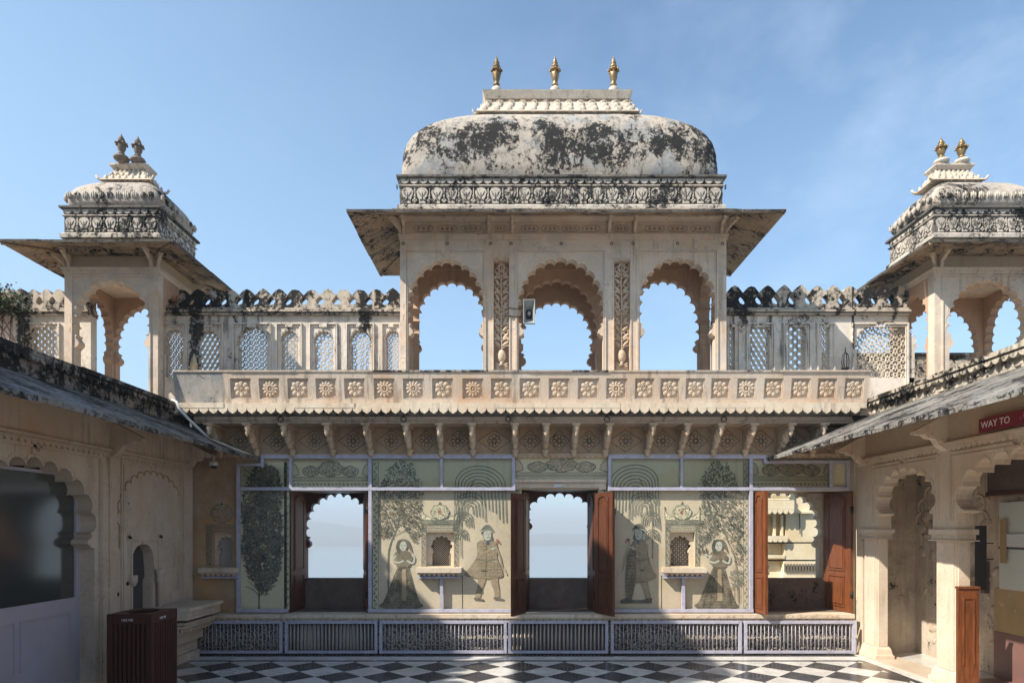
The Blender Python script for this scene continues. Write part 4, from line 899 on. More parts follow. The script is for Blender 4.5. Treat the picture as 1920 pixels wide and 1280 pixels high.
brx = [X_(389, 7.97), X_(461, 7.97), X_(530, 7.97), X_(610, 7.97), X_(684, 7.97), X_(760, 7.97), X_(822, 7.97), X_(884, 7.97), X_(966, 7.97), X_(1025, 7.97), X_(1081, 7.97), X_(1143, 7.97), X_(1225, 7.97), X_(1290, 7.97), X_(1354, 7.97), X_(1416, 7.97), X_(1485, 7.97), X_(1548, 7.97)]
mb = MB(lambda a, b_, c: (b_, a, c)); x0 = brx[0]; pf = [(8.03, 2.93), (8.03, 2.895), (8.07, 2.865), (8.10, 2.82), (8.11, 2.76), (8.16, 2.70), (8.22, 2.655), (8.27, 2.64), (8.30, 2.60), (8.398, 2.575), (8.398, 2.93)]
mb.plate(pf, [], x0 - .014, x0 + .014, 'bracket')
b2 = MB(); b2.lathe([(.046, .105), (.052, .09), (.036, .075), (.042, .045), (.026, .01), (.030, -.015), (.012, -.05), (.004, -.06)], (x0, 8.005, 2.825), 'bracket', 10); b2.box(x0 - .05, x0 + .05, 7.96, 8.38, 2.905, 2.929, 'bracket')
b2.ell((x0, 8.115, 2.835), (.040, .045, .055), 'bracket'); b2.ell((x0, 8.16, 2.765), (.048, .05, .075), 'bracket'); b2.ell((x0, 8.22, 2.70), (.040, .045, .065), 'bracket'); b2.ell((x0, 8.29, 2.665), (.030, .035, .04), 'bracket')
for s_ in (-1, 1):
    for k in range(4): b2.ell((x0 + s_ * .030, 8.09 + k * .045, 2.835 - k * .042), (.012, .02, .035), 'bracket', .2 * s_, 6, 4)
b2.lathe([(.02, 0), (.036, .02), (.042, .035), (.034, .05), (.046, .07), (.05, .09), (.04, .10)], (x0, 8.315, 2.545), 'bracket', 10); append(mb, b2)
bk0 = mb.build('bracket', BA, (x0, 8.2, 2.55))
for x in brx[1:]:
    o = bk0.copy(); C.objects.link(o); o.parent = BA; o.location = bk0.location + Vector((x - x0, 0, 0)); o.rotation_euler.z = U(-.03, .03)
ends = brx + [4.40]
for i in range(len(ends) - 1):
    c = (ends[i] + ends[i + 1]) / 2; hw = (ends[i + 1] - ends[i]) / 2 - .05
    if hw < .06: continue
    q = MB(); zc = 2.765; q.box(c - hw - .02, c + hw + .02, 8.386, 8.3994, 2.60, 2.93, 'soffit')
    def fr_(a): q.tube([(c + x * a, 8.383, zc + z * a) for x, z in ((-hw, 0), (0, .145), (hw, 0), (0, -.145))], .0065, 'carved_ground', 4, True)
    fr_(.98)
    if hw > .12:
        for k in range(8): th = math.pi * k / 4; q.ell((c + .062 * math.cos(th), 8.382, zc + .062 * math.sin(th)), (.029, .007, .024), 'soffit', -th, 7, 4); q.tube([(c + .062 * math.cos(th) + .028 * math.cos(e), 8.381, zc + .062 * math.sin(th) + .028 * math.sin(e)) for e in [6.28 * z / 8 for z in range(8)]], .0035, 'carved_ground', 4, True)
        q.tube([(c + .026 * math.cos(e), 8.376, zc + .026 * math.sin(e)) for e in [6.28 * z / 10 for z in range(10)]], .005, 'carved_ground', 4, True); q.ell((c, 8.378, zc), (.014, .01, .014), 'bracket')
    q.build('soffit_panel', BA, (c, 8.39, zc))
for i, px in enumerate((527, 757, 953, 1138, 1357)):
    mb = MB(); x = X_(px, 7.94); z = Z_(785, 7.93) - .005; mb.tube([(x + .033 * math.cos(e), 7.93 + .008 * math.sin(e), z + .033 * math.sin(e)) for e in [6.28 * k / 14 for k in range(14)]], .0065, 'iron', 6, True); mb.tube([(x, 7.95, z + .035), (x, 7.925, z + .038)], .008, 'iron'); mb.build('iron_ring', BA, (x, 7.93, z))

# ================================================================== CENTRAL ROOF PAVILION
PV = thing('roof_pavilion', (.62, 8.35, 3.16), 'large three-bay roof pavilion with stained curved vault and three gilt finials, in the middle', 'pavilion')
Y0 = 8.0; ZB, ZW = 3.16, 5.235
px = lambda p_: X_(p_, Y0)
bays = [(750, 925, 836, 71, 486), (955, 1151, 1052, 80, 484), (1182, 1362, 1271, 71, 483)]
for a, b_, c, h, cr in bays:
    mb = MB(); ar = arch(px(c), h / 150, ZB, Z_(606, Y0), Z_(cr, Y0), 15, .42, True, .70)
    arch_plate(mb, px(a), px(b_), ZB, ZW, Y0, Y0 + .14, ar, 'pavilion'); offset_line(mb, ar, px(c), Z_(606, Y0), .035, Y0 - .001, .0045, 'balcony', 10)
    frame_mould(mb, px(c - h - 6), px(c + h + 4), Z_(468, Y0), ZB, Y0 - .0005, 'pavilion', .020, True, .016); frame_mould(mb, px(c - h - 2), px(c + h), Z_(473, Y0), ZB, Y0 - .0007, 'pavilion', .010, False, .008)
    q = px(c) ; mb.ell((q, Y0 - .01, Z_(cr - 7, Y0)), (.05, .012, .016), 'pavilion')
    mb.build('arch', PV)
    # rear arch
    mb = MB(); ar = arch(px(c), h / 150 * .99, ZB, Z_(606, Y0), Z_(cr, Y0) - .005, 15, .42, True, .70)
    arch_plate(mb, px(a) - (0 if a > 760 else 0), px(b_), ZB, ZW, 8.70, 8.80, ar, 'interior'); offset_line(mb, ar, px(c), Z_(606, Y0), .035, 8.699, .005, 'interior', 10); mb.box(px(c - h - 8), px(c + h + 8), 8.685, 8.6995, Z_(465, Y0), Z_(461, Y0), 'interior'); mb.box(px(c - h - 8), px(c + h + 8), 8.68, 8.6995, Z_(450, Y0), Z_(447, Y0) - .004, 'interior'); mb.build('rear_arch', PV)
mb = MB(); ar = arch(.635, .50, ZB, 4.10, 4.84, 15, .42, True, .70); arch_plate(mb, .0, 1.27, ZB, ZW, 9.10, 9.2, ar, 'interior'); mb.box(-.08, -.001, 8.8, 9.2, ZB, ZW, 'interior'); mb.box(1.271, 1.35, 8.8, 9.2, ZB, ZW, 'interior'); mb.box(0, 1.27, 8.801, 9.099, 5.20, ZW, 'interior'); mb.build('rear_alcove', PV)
for k in (925, 1151):  # solid strips behind the lattice strips
    mb = MB(); mb.box(px(k) + .001, px(k + 30 if k < 1000 else k + 31) - .001, 8.71, 8.79, ZB, ZW, 'interior'); mb.build('rear_pier', PV)
# side walls with arches (mapped along Y)
for x0, x1 in ((px(750), px(750) + .14), (px(1362) - .14, px(1362))):
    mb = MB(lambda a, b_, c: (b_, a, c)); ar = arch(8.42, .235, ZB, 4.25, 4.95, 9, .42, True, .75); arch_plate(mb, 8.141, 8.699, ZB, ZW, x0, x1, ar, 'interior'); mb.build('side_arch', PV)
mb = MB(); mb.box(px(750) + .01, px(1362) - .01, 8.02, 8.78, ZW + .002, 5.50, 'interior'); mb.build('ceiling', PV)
# floral lattice strips
def floral(x0, x1):
    mb = MB(); cx = (x0 + x1) / 2; zt2 = Z_(486, Y0); hw = (x1 - x0) / 2
    mb.box(x0 + .001, x1 - .001, Y0 + .006, Y0 + .13, zt2, ZW, 'pavilion')
    frame_mould(mb, x0 - .012, x1 + .012, Z_(482, Y0), ZB, Y0 - .0005, 'pavilion', .014, True, .012)
    y = Y0 + .05; mb.tube([(cx + .006 * math.sin(i), y, ZB + (zt2 - ZB - .05) * i / 20) for i in range(21)], .009, 'rosette', 6)
    z = ZB + .36
    mb.ell((cx, y - .01, ZB + .62), (hw * .55, .035, .085), 'rosette'); mb.lathe([(.05, 0), (.02, .03), (.03, .05)], (cx, y, ZB + .50), 'rosette', 8)
    for i in range(6):
        for s_ in (-1, 1): mb.ell((cx + s_ * hw * .45, y, ZB + .40 + i * .028 - .02), (hw * .42, .015, .017), 'rosette', s_ * (.8 - .25 * i), 7, 4)
    z = ZB + .76; i = 0
    while z < zt2 - .1:
        for s_ in (-1, 1):
            a = s_ * U(.55, .95)
            mb.ell((cx + s_ * hw * .50, y, z + .02), (.018, .014, hw * .52), 'rosette', a, 8, 4); mb.tube([(cx, y, z - .05), (cx + s_ * hw * .45, y, z - .01), (cx + s_ * hw * .95, y, z + .0)], .006, 'rosette', 4)
            if i % 2 == 0:
                fz = z + .075
                for k in range(5): th = math.pi * (k + .5) / 5; mb.ell((cx + s_ * hw * .62 + .026 * math.cos(th), y - .004, fz - .01 + .026 * math.sin(th)), (.012, .012, .020), 'rosette', math.pi / 2 - th, 6, 4)
            else: mb.tube([(cx + s_ * (hw * .55 + .028 * math.cos(e)), y, z + .07 + .028 * math.sin(e)) for e in [6.28 * k / 8 for k in range(8)]], .006, 'rosette', 4, True)
        if i in (4, 9): [mb.ell((cx + .035 * math.cos(th), y - .02, z + .02 + .035 * math.sin(th)), (.018, .012, .012), 'rosette', -th, 6, 4) for th in [6.28 * k / 8 for k in range(8)]]
        z += .098 + U(-.006, .006); i += 1
    for k in range(9): th = 2 * math.pi * k / 9; mb.ell((cx + .04 * math.cos(th), y - .01, zt2 - .09 + .045 * math.sin(th)), (.022, .012, .013), 'rosette', -th, 6, 4)
    for s_ in (-1, 1): mb.box(cx + s_ * hw - .004 if s_ > 0 else cx - hw, cx + hw if s_ > 0 else cx - hw + .004, Y0 + .0, Y0 + .14, ZB, zt2, 'pavilion')
    sc = MB(); scallops(sc, x0 + .005, x1 - .005, zt2 + .0, .022, Y0 + .02, Y0 + .06, .022, 'pavilion'); append(mb, sc)
    return mb.build('floral_lattice', PV)
floral(px(925), px(955)); floral(px(1151), px(1182))
# entablature: moulding, cartouches, brackets, beam
mb = MB(); x0, x1 = px(750) - .012, px(1362) + .012
mb.box(x0, x1, Y0 - .022, 8.0, ZW - .015, ZW + .035, 'pavilion'); mb.box(x0 - .012, x1 + .012, Y0 - .035, 8.82, ZW + .036, ZW + .052, 'pavilion')
mb.box(x0 + .02, x1 - .02, Y0 + .004, 8.78, ZW + .053, 5.56, 'pavilion')
mb.box(x0 + .02, x1 - .02, Y0 - .13, 8.003, 5.445, 5.49, 'pavilion'); mb.box(x0 - .05, x1 + .05, Y0 - .20, 8.001, 5.491, 5.515, 'slab'); mb.build('entablature', PV)
for a, b_ in ((772, 905), (925, 953), (974, 1128), (1151, 1180), (1206, 1335)):
    mb = MB()
    n = max(1, round((b_ - a) / 40)); p_ = (px(b_) - px(a)) / n
    for i in range(n):
        c = px(a) + p_ * (i + .5); hx_ = min(p_ * .42, .12); mb.tube([(c + hx_ * math.copysign(abs(math.cos(e)) ** .6, math.cos(e)), Y0 + .003, 5.365 + .038 * math.copysign(abs(math.sin(e)) ** .6, math.sin(e))) for e in [6.28 * k / 18 for k in range(18)]], .006, 'beam', 4, True)
        for k in (-1, 0, 1): mb.ell((c + k * hx_ * .5, Y0 + .004, 5.365), (hx_ * .2, .010, .022), 'beam', 0, 7, 4)
    mb.build('carved_band', PV)
def pbracket(par, x, y, z, s=1.0, ang=0, mat='pavilion'):
    ca, sa = math.cos(ang), math.sin(ang)
    mb = MB(lambda a, b_, c: (x + b_ * ca + a * sa, y + b_ * sa - a * ca, z + c))
    mb.plate([(0, 0), (0, .25 * s), (.24 * s, .25 * s), (.24 * s, .215 * s), (.17 * s, .20 * s), (.13 * s, .15 * s), (.07 * s, .12 * s), (.05 * s, .04 * s), (.03 * s, 0)], [], -.026 * s, .026 * s, mat)
    k = MB(lambda a, b_, c: (x + a * ca + b_ * sa, y + a * sa - b_ * ca, z + c)); k.box(-.04 * s, .04 * s, 0, .27 * s, .251 * s, .285 * s, mat)
    k.ell((0, .055 * s, .13 * s), (.036 * s, .04 * s, .055 * s), mat); k.ell((0, .16 * s, .20 * s), (.034 * s, .04 * s, .035 * s), mat); append(mb, k)
    return mb.build('bracket', par, (x, y, z))
for q in (758, 917, 961, 1142, 1190, 1352): pbracket(PV, px(q), Y0, ZW + .052, .72)
for x, s_ in ((px(750), 1), (px(1362), -1)): pbracket(PV, x + .03 * s_, Y0 + .02, ZW + .02, .74, -s_ * math.pi / 4); pbracket(PV, x + .0 * s_, 8.72, ZW + .03, .70, -s_ * math.pi / 2)
for q in (757, 839, 920, 958, 1052, 1146, 1186, 1269, 1353): mb = MB(); mb.tube([(px(q) + .016 * math.cos(e), Y0 - .04, Z_(459, Y0) + .016 * math.sin(e)) for e in [6.28 * k / 10 for k in range(10)]], .005, 'iron', 5, True); mb.build('iron_ring', PV)
mb = MB(); eave(mb, px(750), px(1362), 8.0, 8.8, 5.52, .52, .50, .58, .50, 5.285, .055, 'slab', 'slab_edge', .55); mb.build('eave', PV)
mb = MB(); ring_frieze(mb, (.613, 8.36), 2.0, .41, 5.585, 5.975, .185, 'carved', 'carved_ground'); mb.build('frieze', PV)
for x in (-1.43, 2.655):
    mb = MB(); mb.tube([(x, 7.96 + .02 * math.cos(e), 5.86 + .026 * math.sin(e)) for e in [6.28 * k / 12 for k in range(12)]], .005, 'iron', 5, True); mb.build('iron_ring', PV)
RF = MB(); dome(RF, (.605, 8.36), [(1.985, .40, 5.985), (2.015, .43, 6.10), (2.0, .43, 6.25), (1.985, .415, 6.39), (1.925, .39, 6.54), (1.79, .345, 6.68), (1.58, .275, 6.80), (1.32, .20, 6.89), (1.08, .13, 6.945)], 'roof', 26, 6.0, .004); RFo = RF.build('vault', PV)
mb = MB(); petals(mb, (.585, 8.36), .945, .10, 6.94, 7.14, .10, .15, 'crown'); 
for i in range(13):
    x = .585 - .9 + 1.8 * i / 12; mb.tube([(x + .035 * math.cos(e), 8.36 - .135, 7.085 + .035 * math.sin(e)) for e in [6.28 * k / 10 for k in range(10)]], .007, 'crown', 5, True)
for s_ in (-1, 1): mb.ell((.585 + s_ * 1.05, 8.30, 6.985), (.035, .03, .012), 'crown'); mb.ell((.585 + s_ * 1.09, 8.30, 7.02), (.012, .015, .035), 'crown', s_ * .3)
CRo = mb.build('crown', PV)
mb = MB(); mb.rects((.585, 8.36), [(.93, .13, 7.142), (.96, .16, 7.22), (.965, .165, 7.235)], 'crown'); mb.build('ridge_slab', PV)
for i, p_ in enumerate((931, 1041, 1151)): finial('finial', (X_(p_, 8.3), 8.33, 7.234), .535, 0, PV, ('gilt_shaded' if i == 0 else 'gilt', 'finial_stone'))

# ================================================================== CORNER PAVILIONS
def chhatri(label, cx, hx, y0, y1, ov, fin, zw=4.74, pier=.115, kc=None, kw=None):
    c = (cx, (y0 + y1) / 2); hy = (y1 - y0) / 2; P = thing('corner_pavilion', (cx, c[1], 3.16), label, 'pavilion', 'small pavilions at the two corners of the roof')
    x0, x1 = cx - hx, cx + hx; zcr = Z_(527, 7.8); zsp = 3.98
    mb = MB(); ar = arch(cx, hx - pier, 3.14, zsp, zcr, 15, .42, True, .72); arch_plate(mb, x0, x1, 3.14, zw, y0, y0 + .12, ar, 'pavilion'); offset_line(mb, ar, cx, zsp, .03, y0 - .001, .004, 'balcony', 10)
    frame_mould(mb, x0 + .085, x1 - .085, Z_(517, 7.8), 3.16, y0 - .0005, 'pavilion', .016, True, .014); mb.build('front_arch', P)
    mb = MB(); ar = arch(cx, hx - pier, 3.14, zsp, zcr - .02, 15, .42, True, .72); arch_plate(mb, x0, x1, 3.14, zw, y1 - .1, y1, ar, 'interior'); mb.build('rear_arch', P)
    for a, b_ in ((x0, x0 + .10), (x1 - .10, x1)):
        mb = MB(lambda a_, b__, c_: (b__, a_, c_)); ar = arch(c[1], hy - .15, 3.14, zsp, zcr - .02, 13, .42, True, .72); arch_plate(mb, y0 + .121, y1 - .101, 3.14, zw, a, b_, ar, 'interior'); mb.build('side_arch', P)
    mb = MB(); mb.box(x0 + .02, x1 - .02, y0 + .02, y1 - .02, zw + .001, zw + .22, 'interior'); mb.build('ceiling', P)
    mb = MB(); mb.rects(c, [(hx + .012, hy + .012, zw - .02), (hx + .018, hy + .018, zw + .03), (hx + .034, hy + .034, zw + .034), (hx + .034, hy + .034, zw + .05)], 'pavilion')
    n = int(hx * 2 / .045)
    for i in range(n): mb.ell((x0 + .02 + i * .045, y0 - .018, zw + .006), (.02, .008, .006), 'pavilion', .6, 6, 4)
    mb.rects(c, [(hx - .01, hy - .01, zw + .051), (hx - .01, hy - .01, zw + .24)], 'underside'); mb.rects(c, [(hx + .09, hy + .09, zw + .20), (hx + .12, hy + .12, zw + .235)], 'slab'); mb.build('entablature', P)
    for sx_ in (-1, 1):
        for sy_ in (-1, 1): pbracket(P, cx + sx_ * (hx - .02), c[1] + sy_ * (hy - .02), zw + .03, .60, (math.pi / 4) * (sx_ if sy_ < 0 else 3 * sx_))
        pbracket(P, cx + sx_ * (hx - .07), y0, zw + .04, .70); 
    mb = MB(); eave(mb, x0, x1, y0, y1, zw + .255, ov[0], ov[1], ov[2], ov[3], 4.885, .05, 'slab', 'slab_edge', .45); mb.build('eave', P)
    mb = MB(); ring_frieze(mb, c, hx - .0, hy - .0, 5.17, 5.52, .152, 'carved', 'carved_ground'); mb.build('frieze', P)
    mb = MB(); dome(mb, c, [(hx - .03, hy - .03, 5.535), (hx + .015, hy + .015, 5.59), (hx + .02, hy + .02, 5.68), (hx - .03, hy - .03, 5.79), (hx - .13, hy - .13, 5.89), (hx - .26, hy - .26, 5.975), (hx - .36, max(.10, hy - .36), 6.02)], 'roof_small', 12, 7.0, .003); q = MB()
    mb2 = mb; 
    for side in range(4):
        hw, off = (hx, hy) if side % 2 == 0 else (hy, hx); n = int(2 * hw / .095)
        for i in range(n):
            u = -hw + .02 + (2 * hw - .04) * (i + .5) / n
            for dx_, l_ in ((-.022, .04), (0, .055), (.022, .04)):
                cc_ = {0: (c[0] + u + dx_, c[1] - off - .024, 5.665), 1: (c[0] + off + .024, c[1] + u + dx_, 5.665), 2: (c[0] + u + dx_, c[1] + off + .024, 5.665), 3: (c[0] - off - .024, c[1] + u + dx_, 5.665)}[side]
                mb.ell(cc_, (.011 if side % 2 == 0 else .02, .02 if side % 2 == 0 else .011, l_), 'carved', 0, 6, 4)
    dm = mb.build('dome', P)
    kx = kw or hx - .38; ky = max(.07, hy - .40); cx = kc or cx; c = (cx, c[1])
    mb = MB(); petals(mb, c, kx, ky, 6.015, 6.20, .13, .075, 'crown')
    for sx_ in (-1, 1):
        for sy_ in (-1, 1): mb.tube([(cx + sx_ * (kx + .10), c[1] + sy_ * (ky + .08), 6.02), (cx + sx_ * (kx + .15), c[1] + sy_ * (ky + .10), 6.03), (cx + sx_ * (kx + .175), c[1] + sy_ * (ky + .11), 6.07)], .016, 'crown', 6)
    mb.rects(c, [(kx + .02, ky + .02, 6.20), (kx + .05, ky + .05, 6.24), (kx + .05, ky + .05, 6.262)], 'crown'); mb.build('crown', P)
    for (fx_, fy_, mt) in fin: finial('finial', (fx_, fy_, 6.262), .36, 0, P, mt, 1.35)
    return P
chhatri('small domed corner pavilion on the left, its two finials dull grey', -4.885, .57, 7.8, 8.72, (.40, .45, .5, .42), ((-4.955, 8.12, ('grey_finial', 'grey_finial')), (-4.775, 8.17, ('grey_finial', 'grey_finial'))))
chhatri('small domed corner pavilion on the right, its two finials gilt', 5.80, .65, 7.8, 8.72, (.38, .45, .5, .34), ((5.50, 8.2, ('gilt', 'finial_stone')), (5.76, 8.2, ('gilt', 'finial_stone'))), pier=.18, kc=5.64, kw=.20)

# ================================================================== SCREEN WALLS WITH JALIS AND CRESTING
def screen(nm_label, x0, x1, wins, dark, ytop=(540, 592), Ys=8.3, pitch=.207, frame_px=9):
    P = thing('screen_wall', ((x0 + x1) / 2, Ys, 3.14), nm_label, 'wall', 'pierced screen walls along the roof terrace')
    zc0 = Z_(592, Ys); outs = []
    for a, b_, zt2, zb2 in wins:
        ax, bx_ = X_(a, Ys), X_(b_, Ys); cx = (ax + bx_) / 2; hw = (bx_ - ax) / 2; z1 = Z_(zt2, Ys); z0 = Z_(zb2, Ys) - .10 if zb2 < 700 else Z_(zb2, Ys)
        n = 9 if hw < .3 else 13
        outs.append(([(cx - hw, z0)] + arch(cx, hw, z0, z1 - (.36 if hw > .3 else min(.26, hw * 1.35)), z1, n, .42, False, .95 if hw < .3 else 1.0)[1:-1] + [(cx + hw, z0)], cx, hw, z0, z1))
    mb = MB(); mb.plate(rect(x0, x1, 3.14, zc0), [o_[0] for o_ in outs], Ys, Ys + .12, 'screen_wall')
    for (ol, cx, hw, z0, z1), w_ in zip(outs, wins):
        e = frame_px * .0069; zf = Z_(606, Ys); lo = max(x0 + .004, cx - hw - e); hi = min(x1 - .004, cx + hw + e)
        frame_mould(mb, lo, hi, zf, 3.3, Ys - .0005, 'screen_wall', .018, True, .026)
        if hi - lo > .28: frame_mould(mb, lo + .026, hi - .026, zf - .032, 3.3, Ys - .0007, 'screen_wall', .012, False, .013)
        offset_line(mb, ol, cx, (z0 + z1) / 2, .018, Ys - .001, .004, 'screen_wall', 2)
    mb.build('wall', P)
    mb = MB(); x = x0
    mb.box(x0, x1, Ys - .045, Ys + .15, zc0 + .002, zc0 + .022, 'cornice_stain'); mb.box(x0, x1, Ys - .035, Ys + .14, zc0 + .0225, zc0 + .0355, 'slab_edge'); mb.box(x0, x1, Ys - .065, Ys + .16, zc0 + .036, zc0 + .062, 'cornice_stain'); mb.box(x0, x1, Ys - .02, Ys + .13, zc0 + .063, zc0 + .10, 'cornice_stain'); mb.build('cornice', P)
    # cresting of joined buds with eyes between them
    zc = zc0 + .101; zt2 = Z_(ytop[0], Ys); n = round((x1 - x0) / pitch); p_ = (x1 - x0) / n; H = zt2 - zc
    out = [(x0, zc)]; hl = []
    for i in range(n):
        c = x0 + p_ * (i + .5); d = U(-.010, .008); k = U(.9, 1.02)
        out += [(c - p_ * .5, zc + H * .64 + d), (c - p_ * .40, zc + H * .72), (c - p_ * .22, zc + H * .88), (c, zc + H * k), (c + p_ * .22, zc + H * .88), (c + p_ * .40, zc + H * .72), (c + p_ * .5, zc + H * .64)] if i == 0 else [(c - p_ * .40, zc + H * .72 + d), (c - p_ * .22, zc + H * .88 + d), (c, zc + H * k), (c + p_ * .22, zc + H * .88), (c + p_ * .40, zc + H * .72), (c + p_ * .5, zc + H * .64)]
        if i < n - 1:
            e = c + p_ * .5; zz = zc + H * .36; hl.append([(e, zz - H * .21), (e + p_ * .18, zz - H * .15), (e + p_ * .27, zz - H * .01), (e + p_ * .17, zz + H * .11), (e + p_ * .07, zz + H * .19), (e, zz + H * .22), (e - p_ * .07, zz + H * .19), (e - p_ * .17, zz + H * .11), (e - p_ * .27, zz - H * .01), (e - p_ * .18, zz - H * .15)])
    out.append((x1, zc))
    mb = MB(); mb.plate(out, hl, Ys, Ys + .11, 'cresting'); mb.build('cresting', P)
    for i, (ol, cx, hw, z0, z1) in enumerate(outs):
        jm = MB(); kd = wins[i]; ks = dark[i]; jali(jm, ol, Ys + .05, 'jali', ks[0], ks[1], ks[2], .016); jm.build('lattice_window', P, (cx, Ys + .05, z0))
    return P
screen('stained pierced screen wall with black cresting between the left corner pavilion and the middle pavilion', -4.60, X_(752, 8.3), [(310, 343, 618, 693), (370, 411, 621, 693), (446, 500, 613, 693), (527, 558, 620, 693), (589, 624, 621, 693), (658, 693, 619, 693), (724, 749, 620, 693)],
       [(0, .095, .006), (4, .082, .006), (6, .105, .006), (2, .052, .0045), (0, .115, .0065), (6, .125, .006), (6, .105, .005)])
screen('stained pierced screen wall with cresting between the middle pavilion and the right corner pavilion', X_(1362, 8.3) + .002, 5.14, [(1366, 1378, 608, 690), (1408, 1443, 607, 690), (1477, 1511, 607, 690), (1540, 1556, 604, 690), (1606, 1715, 603, 708)],
       [(4, .06, .006), (4, .105, .0065), (2, .080, .006), (0, .10, .006), (6, .135, .0062)], (533, 592), pitch=.222)
screen('short dark stained screen wall piece left of the left corner pavilion', -6.8, -5.462, [(54, 104, 607, 672)], [(2, .058, .006)], pitch=.175)

# small fixtures on the terrace
mb = MB(); c = (X_(364, 8.05), 8.05, 3.56); mb.lathe([(.05, 0), (.055, .02), (.038, .04), (.045, .07), (.045, .12), (.05, .13), (.03, .15), (.032, .18), (.02, .20), (.012, .235), (.002, .26)], c, 'brass', 10); tag(mb.build('lamp_finial', origin=c), 'small brass coloured finial standing on the grey peeling end of the balcony', 'finial')
LT = thing('wall_lantern', (X_(1585, 8.2), 8.2, 3.62), 'small black iron lantern cage on the terrace in front of the right screen wall', 'lantern')
mb = MB(); c = LT.location
for k in range(8): a = math.pi * k / 4; mb.tube([(c.x + .03 * math.cos(a), c.y + .03 * math.sin(a), c.z + .05), (c.x + .048 * math.cos(a), c.y + .048 * math.sin(a), c.z + .13), (c.x + .035 * math.cos(a), c.y + .035 * math.sin(a), c.z + .22), (c.x, c.y, c.z + .26)], .0035, 'iron', 4)
mb.lathe([(.012, -.06), (.03, .03), (.05, .04), (.05, .055)], tuple(c), 'iron', 10); mb.tube([(c.x, c.y, c.z + .26), (c.x + .02, c.y + .03, c.z + .32), (c.x + .05, c.y + .10, c.z + .30)], .005, 'iron'); mb.build('cage', LT)
SP = thing('loudspeaker', (X_(991, 7.97), 7.97, Z_(588, 7.97)), 'grey horn loudspeaker strapped to the pavilion column beside the middle arch', 'loudspeaker')
mb = MB(); a, b_ = X_(981, 7.9), X_(1003, 7.9); z0, z1 = Z_(608, 7.9), Z_(563, 7.9); cx, cz = (a + b_) / 2, (z0 + z1) / 2
fr0 = [(a, z0), (b_, z0), (b_, z1), (a, z1)]; mb.plate(fr0, [[(cx + (x - cx) * .9, cz + (z - cz) * .95) for x, z in fr0]], 7.86, 7.90, 'speaker_grey')
vs = [(cx + (x - cx) * .9, 7.87, cz + (z - cz) * .95) for x, z in fr0] + [(cx + sx_ * .02, 8.02, cz + sz_ * .025) for sx_, sz_ in ((-1, -1), (1, -1), (1, 1), (-1, 1))]; mb.add(vs, [(0, 1, 5, 4), (1, 2, 6, 5), (2, 3, 7, 6), (3, 0, 4, 7)], 'speaker_grey'); mb.add(vs[4:], [(0, 1, 2, 3)], 'speaker_dark'); mb.tube([(cx + .034 * math.cos(e), 7.955, cz + .04 * math.sin(e)) for e in [6.28 * k / 14 for k in range(14)]], .012, 'speaker_dark', 6, True); mb.build('horn', SP)
mb = MB(); mb.ell((cx, 7.95, cz), (.024, .04, .028), 'speaker_grey', 0, 12, 8); mb.build('phase_plug', SP)
mb = MB()
for pz in (577, 592): mb.tube([(a, 7.93, Z_(pz, 7.9)), (X_(962, 7.98), 7.985, Z_(pz + 1, 7.98)), (X_(952, 7.98), 7.985, Z_(pz, 7.98))], .0045, 'iron', 5)
mb.build('strap', SP)
mb = MB(); mb.tube([(X_(x, y), y, Z_(z, y)) for x, z, y in ((316, 756, 7.8), (324, 750, 7.75), (331, 753, 7.7), (337, 768, 7.7), (352, 784, 7.75), (372, 803, 7.85), (392, 822, 7.95))], .017, 'white_plastic', 8); tag(mb.build('drain_pipe', origin=(X_(337, 7.7), 7.7, 2.7)), 'bent white pipe coming down over the left roof edge below the balcony end', 'pipe')
CT = thing('security_camera', (X_(401, 8.2), 8.2, 2.43), 'small white dome security camera under the left eave near the corner', 'camera')
mb = MB(); c = CT.location; mb.tube([(c.x, c.y, c.z + .12), (c.x, c.y, c.z + .05)], .012, 'white_plastic'); mb.lathe([(.02, .055), (.052, .045), (.056, .0), (.05, -.01)], tuple(c), 'white_plastic', 16); mb.build('housing', CT)
mb = MB(); mb.ell((c.x, c.y, c.z - .008), (.042, .042, .042), 'speaker_dark', 0, 14, 8); mb.build('lens_dome', CT)
# creeper on the far left of the terrace
mb = MB()
for i in range(3200):
    x, y, z = -6.66 + random.gauss(0, .19), 8.12 + random.gauss(0, .08), 4.50 + random.gauss(0, .085); l = U(.02, .05); a, b2 = U(0, 6.3), U(-1, 1)
    d = Vector((math.cos(a), .5 * math.sin(a), b2)).normalized() * l; e = Vector((-math.sin(a), U(-.5, .5), U(-.5, .5))).normalized() * l * .4; p_ = Vector((x, y, z))
    mb.add([tuple(p_), tuple(p_ + d * .5 + e), tuple(p_ + d), tuple(p_ + d * .5 - e)], [(0, 1, 2, 3)], 'petal_red' if R() < .05 else ('leaf_a' if R() < .7 else 'leaf_b'))
for i in range(9): mb.tube([(-6.6 + U(-.3, .3), 8.12, 4.0), (-6.6 + U(-.3, .3), 8.1, 4.3), (-6.6 + U(-.4, .4), 8.1, 4.55)], .006, 'wood_dark', 4)
tag(mb.build('creeper', origin=(-6.62, 8.12, 4.1)), 'dark creeper with a few red blooms over the wall at the far left edge', 'plant')
# low wall seen behind the right corner pavilion
mb = MB(); x = 4.6
mb.box(4.6, 8.6, 9.7, 9.95, 3.14, Z_(668, 9.7), 'parapet_right'); mb.box(4.58, 8.6, 9.67, 9.98, Z_(668, 9.7) + .001, Z_(662, 9.7), 'parapet_left'); tag(mb.build('low_wall'), 'low stained terrace wall seen through the right corner pavilion and large lattice', 'wall')

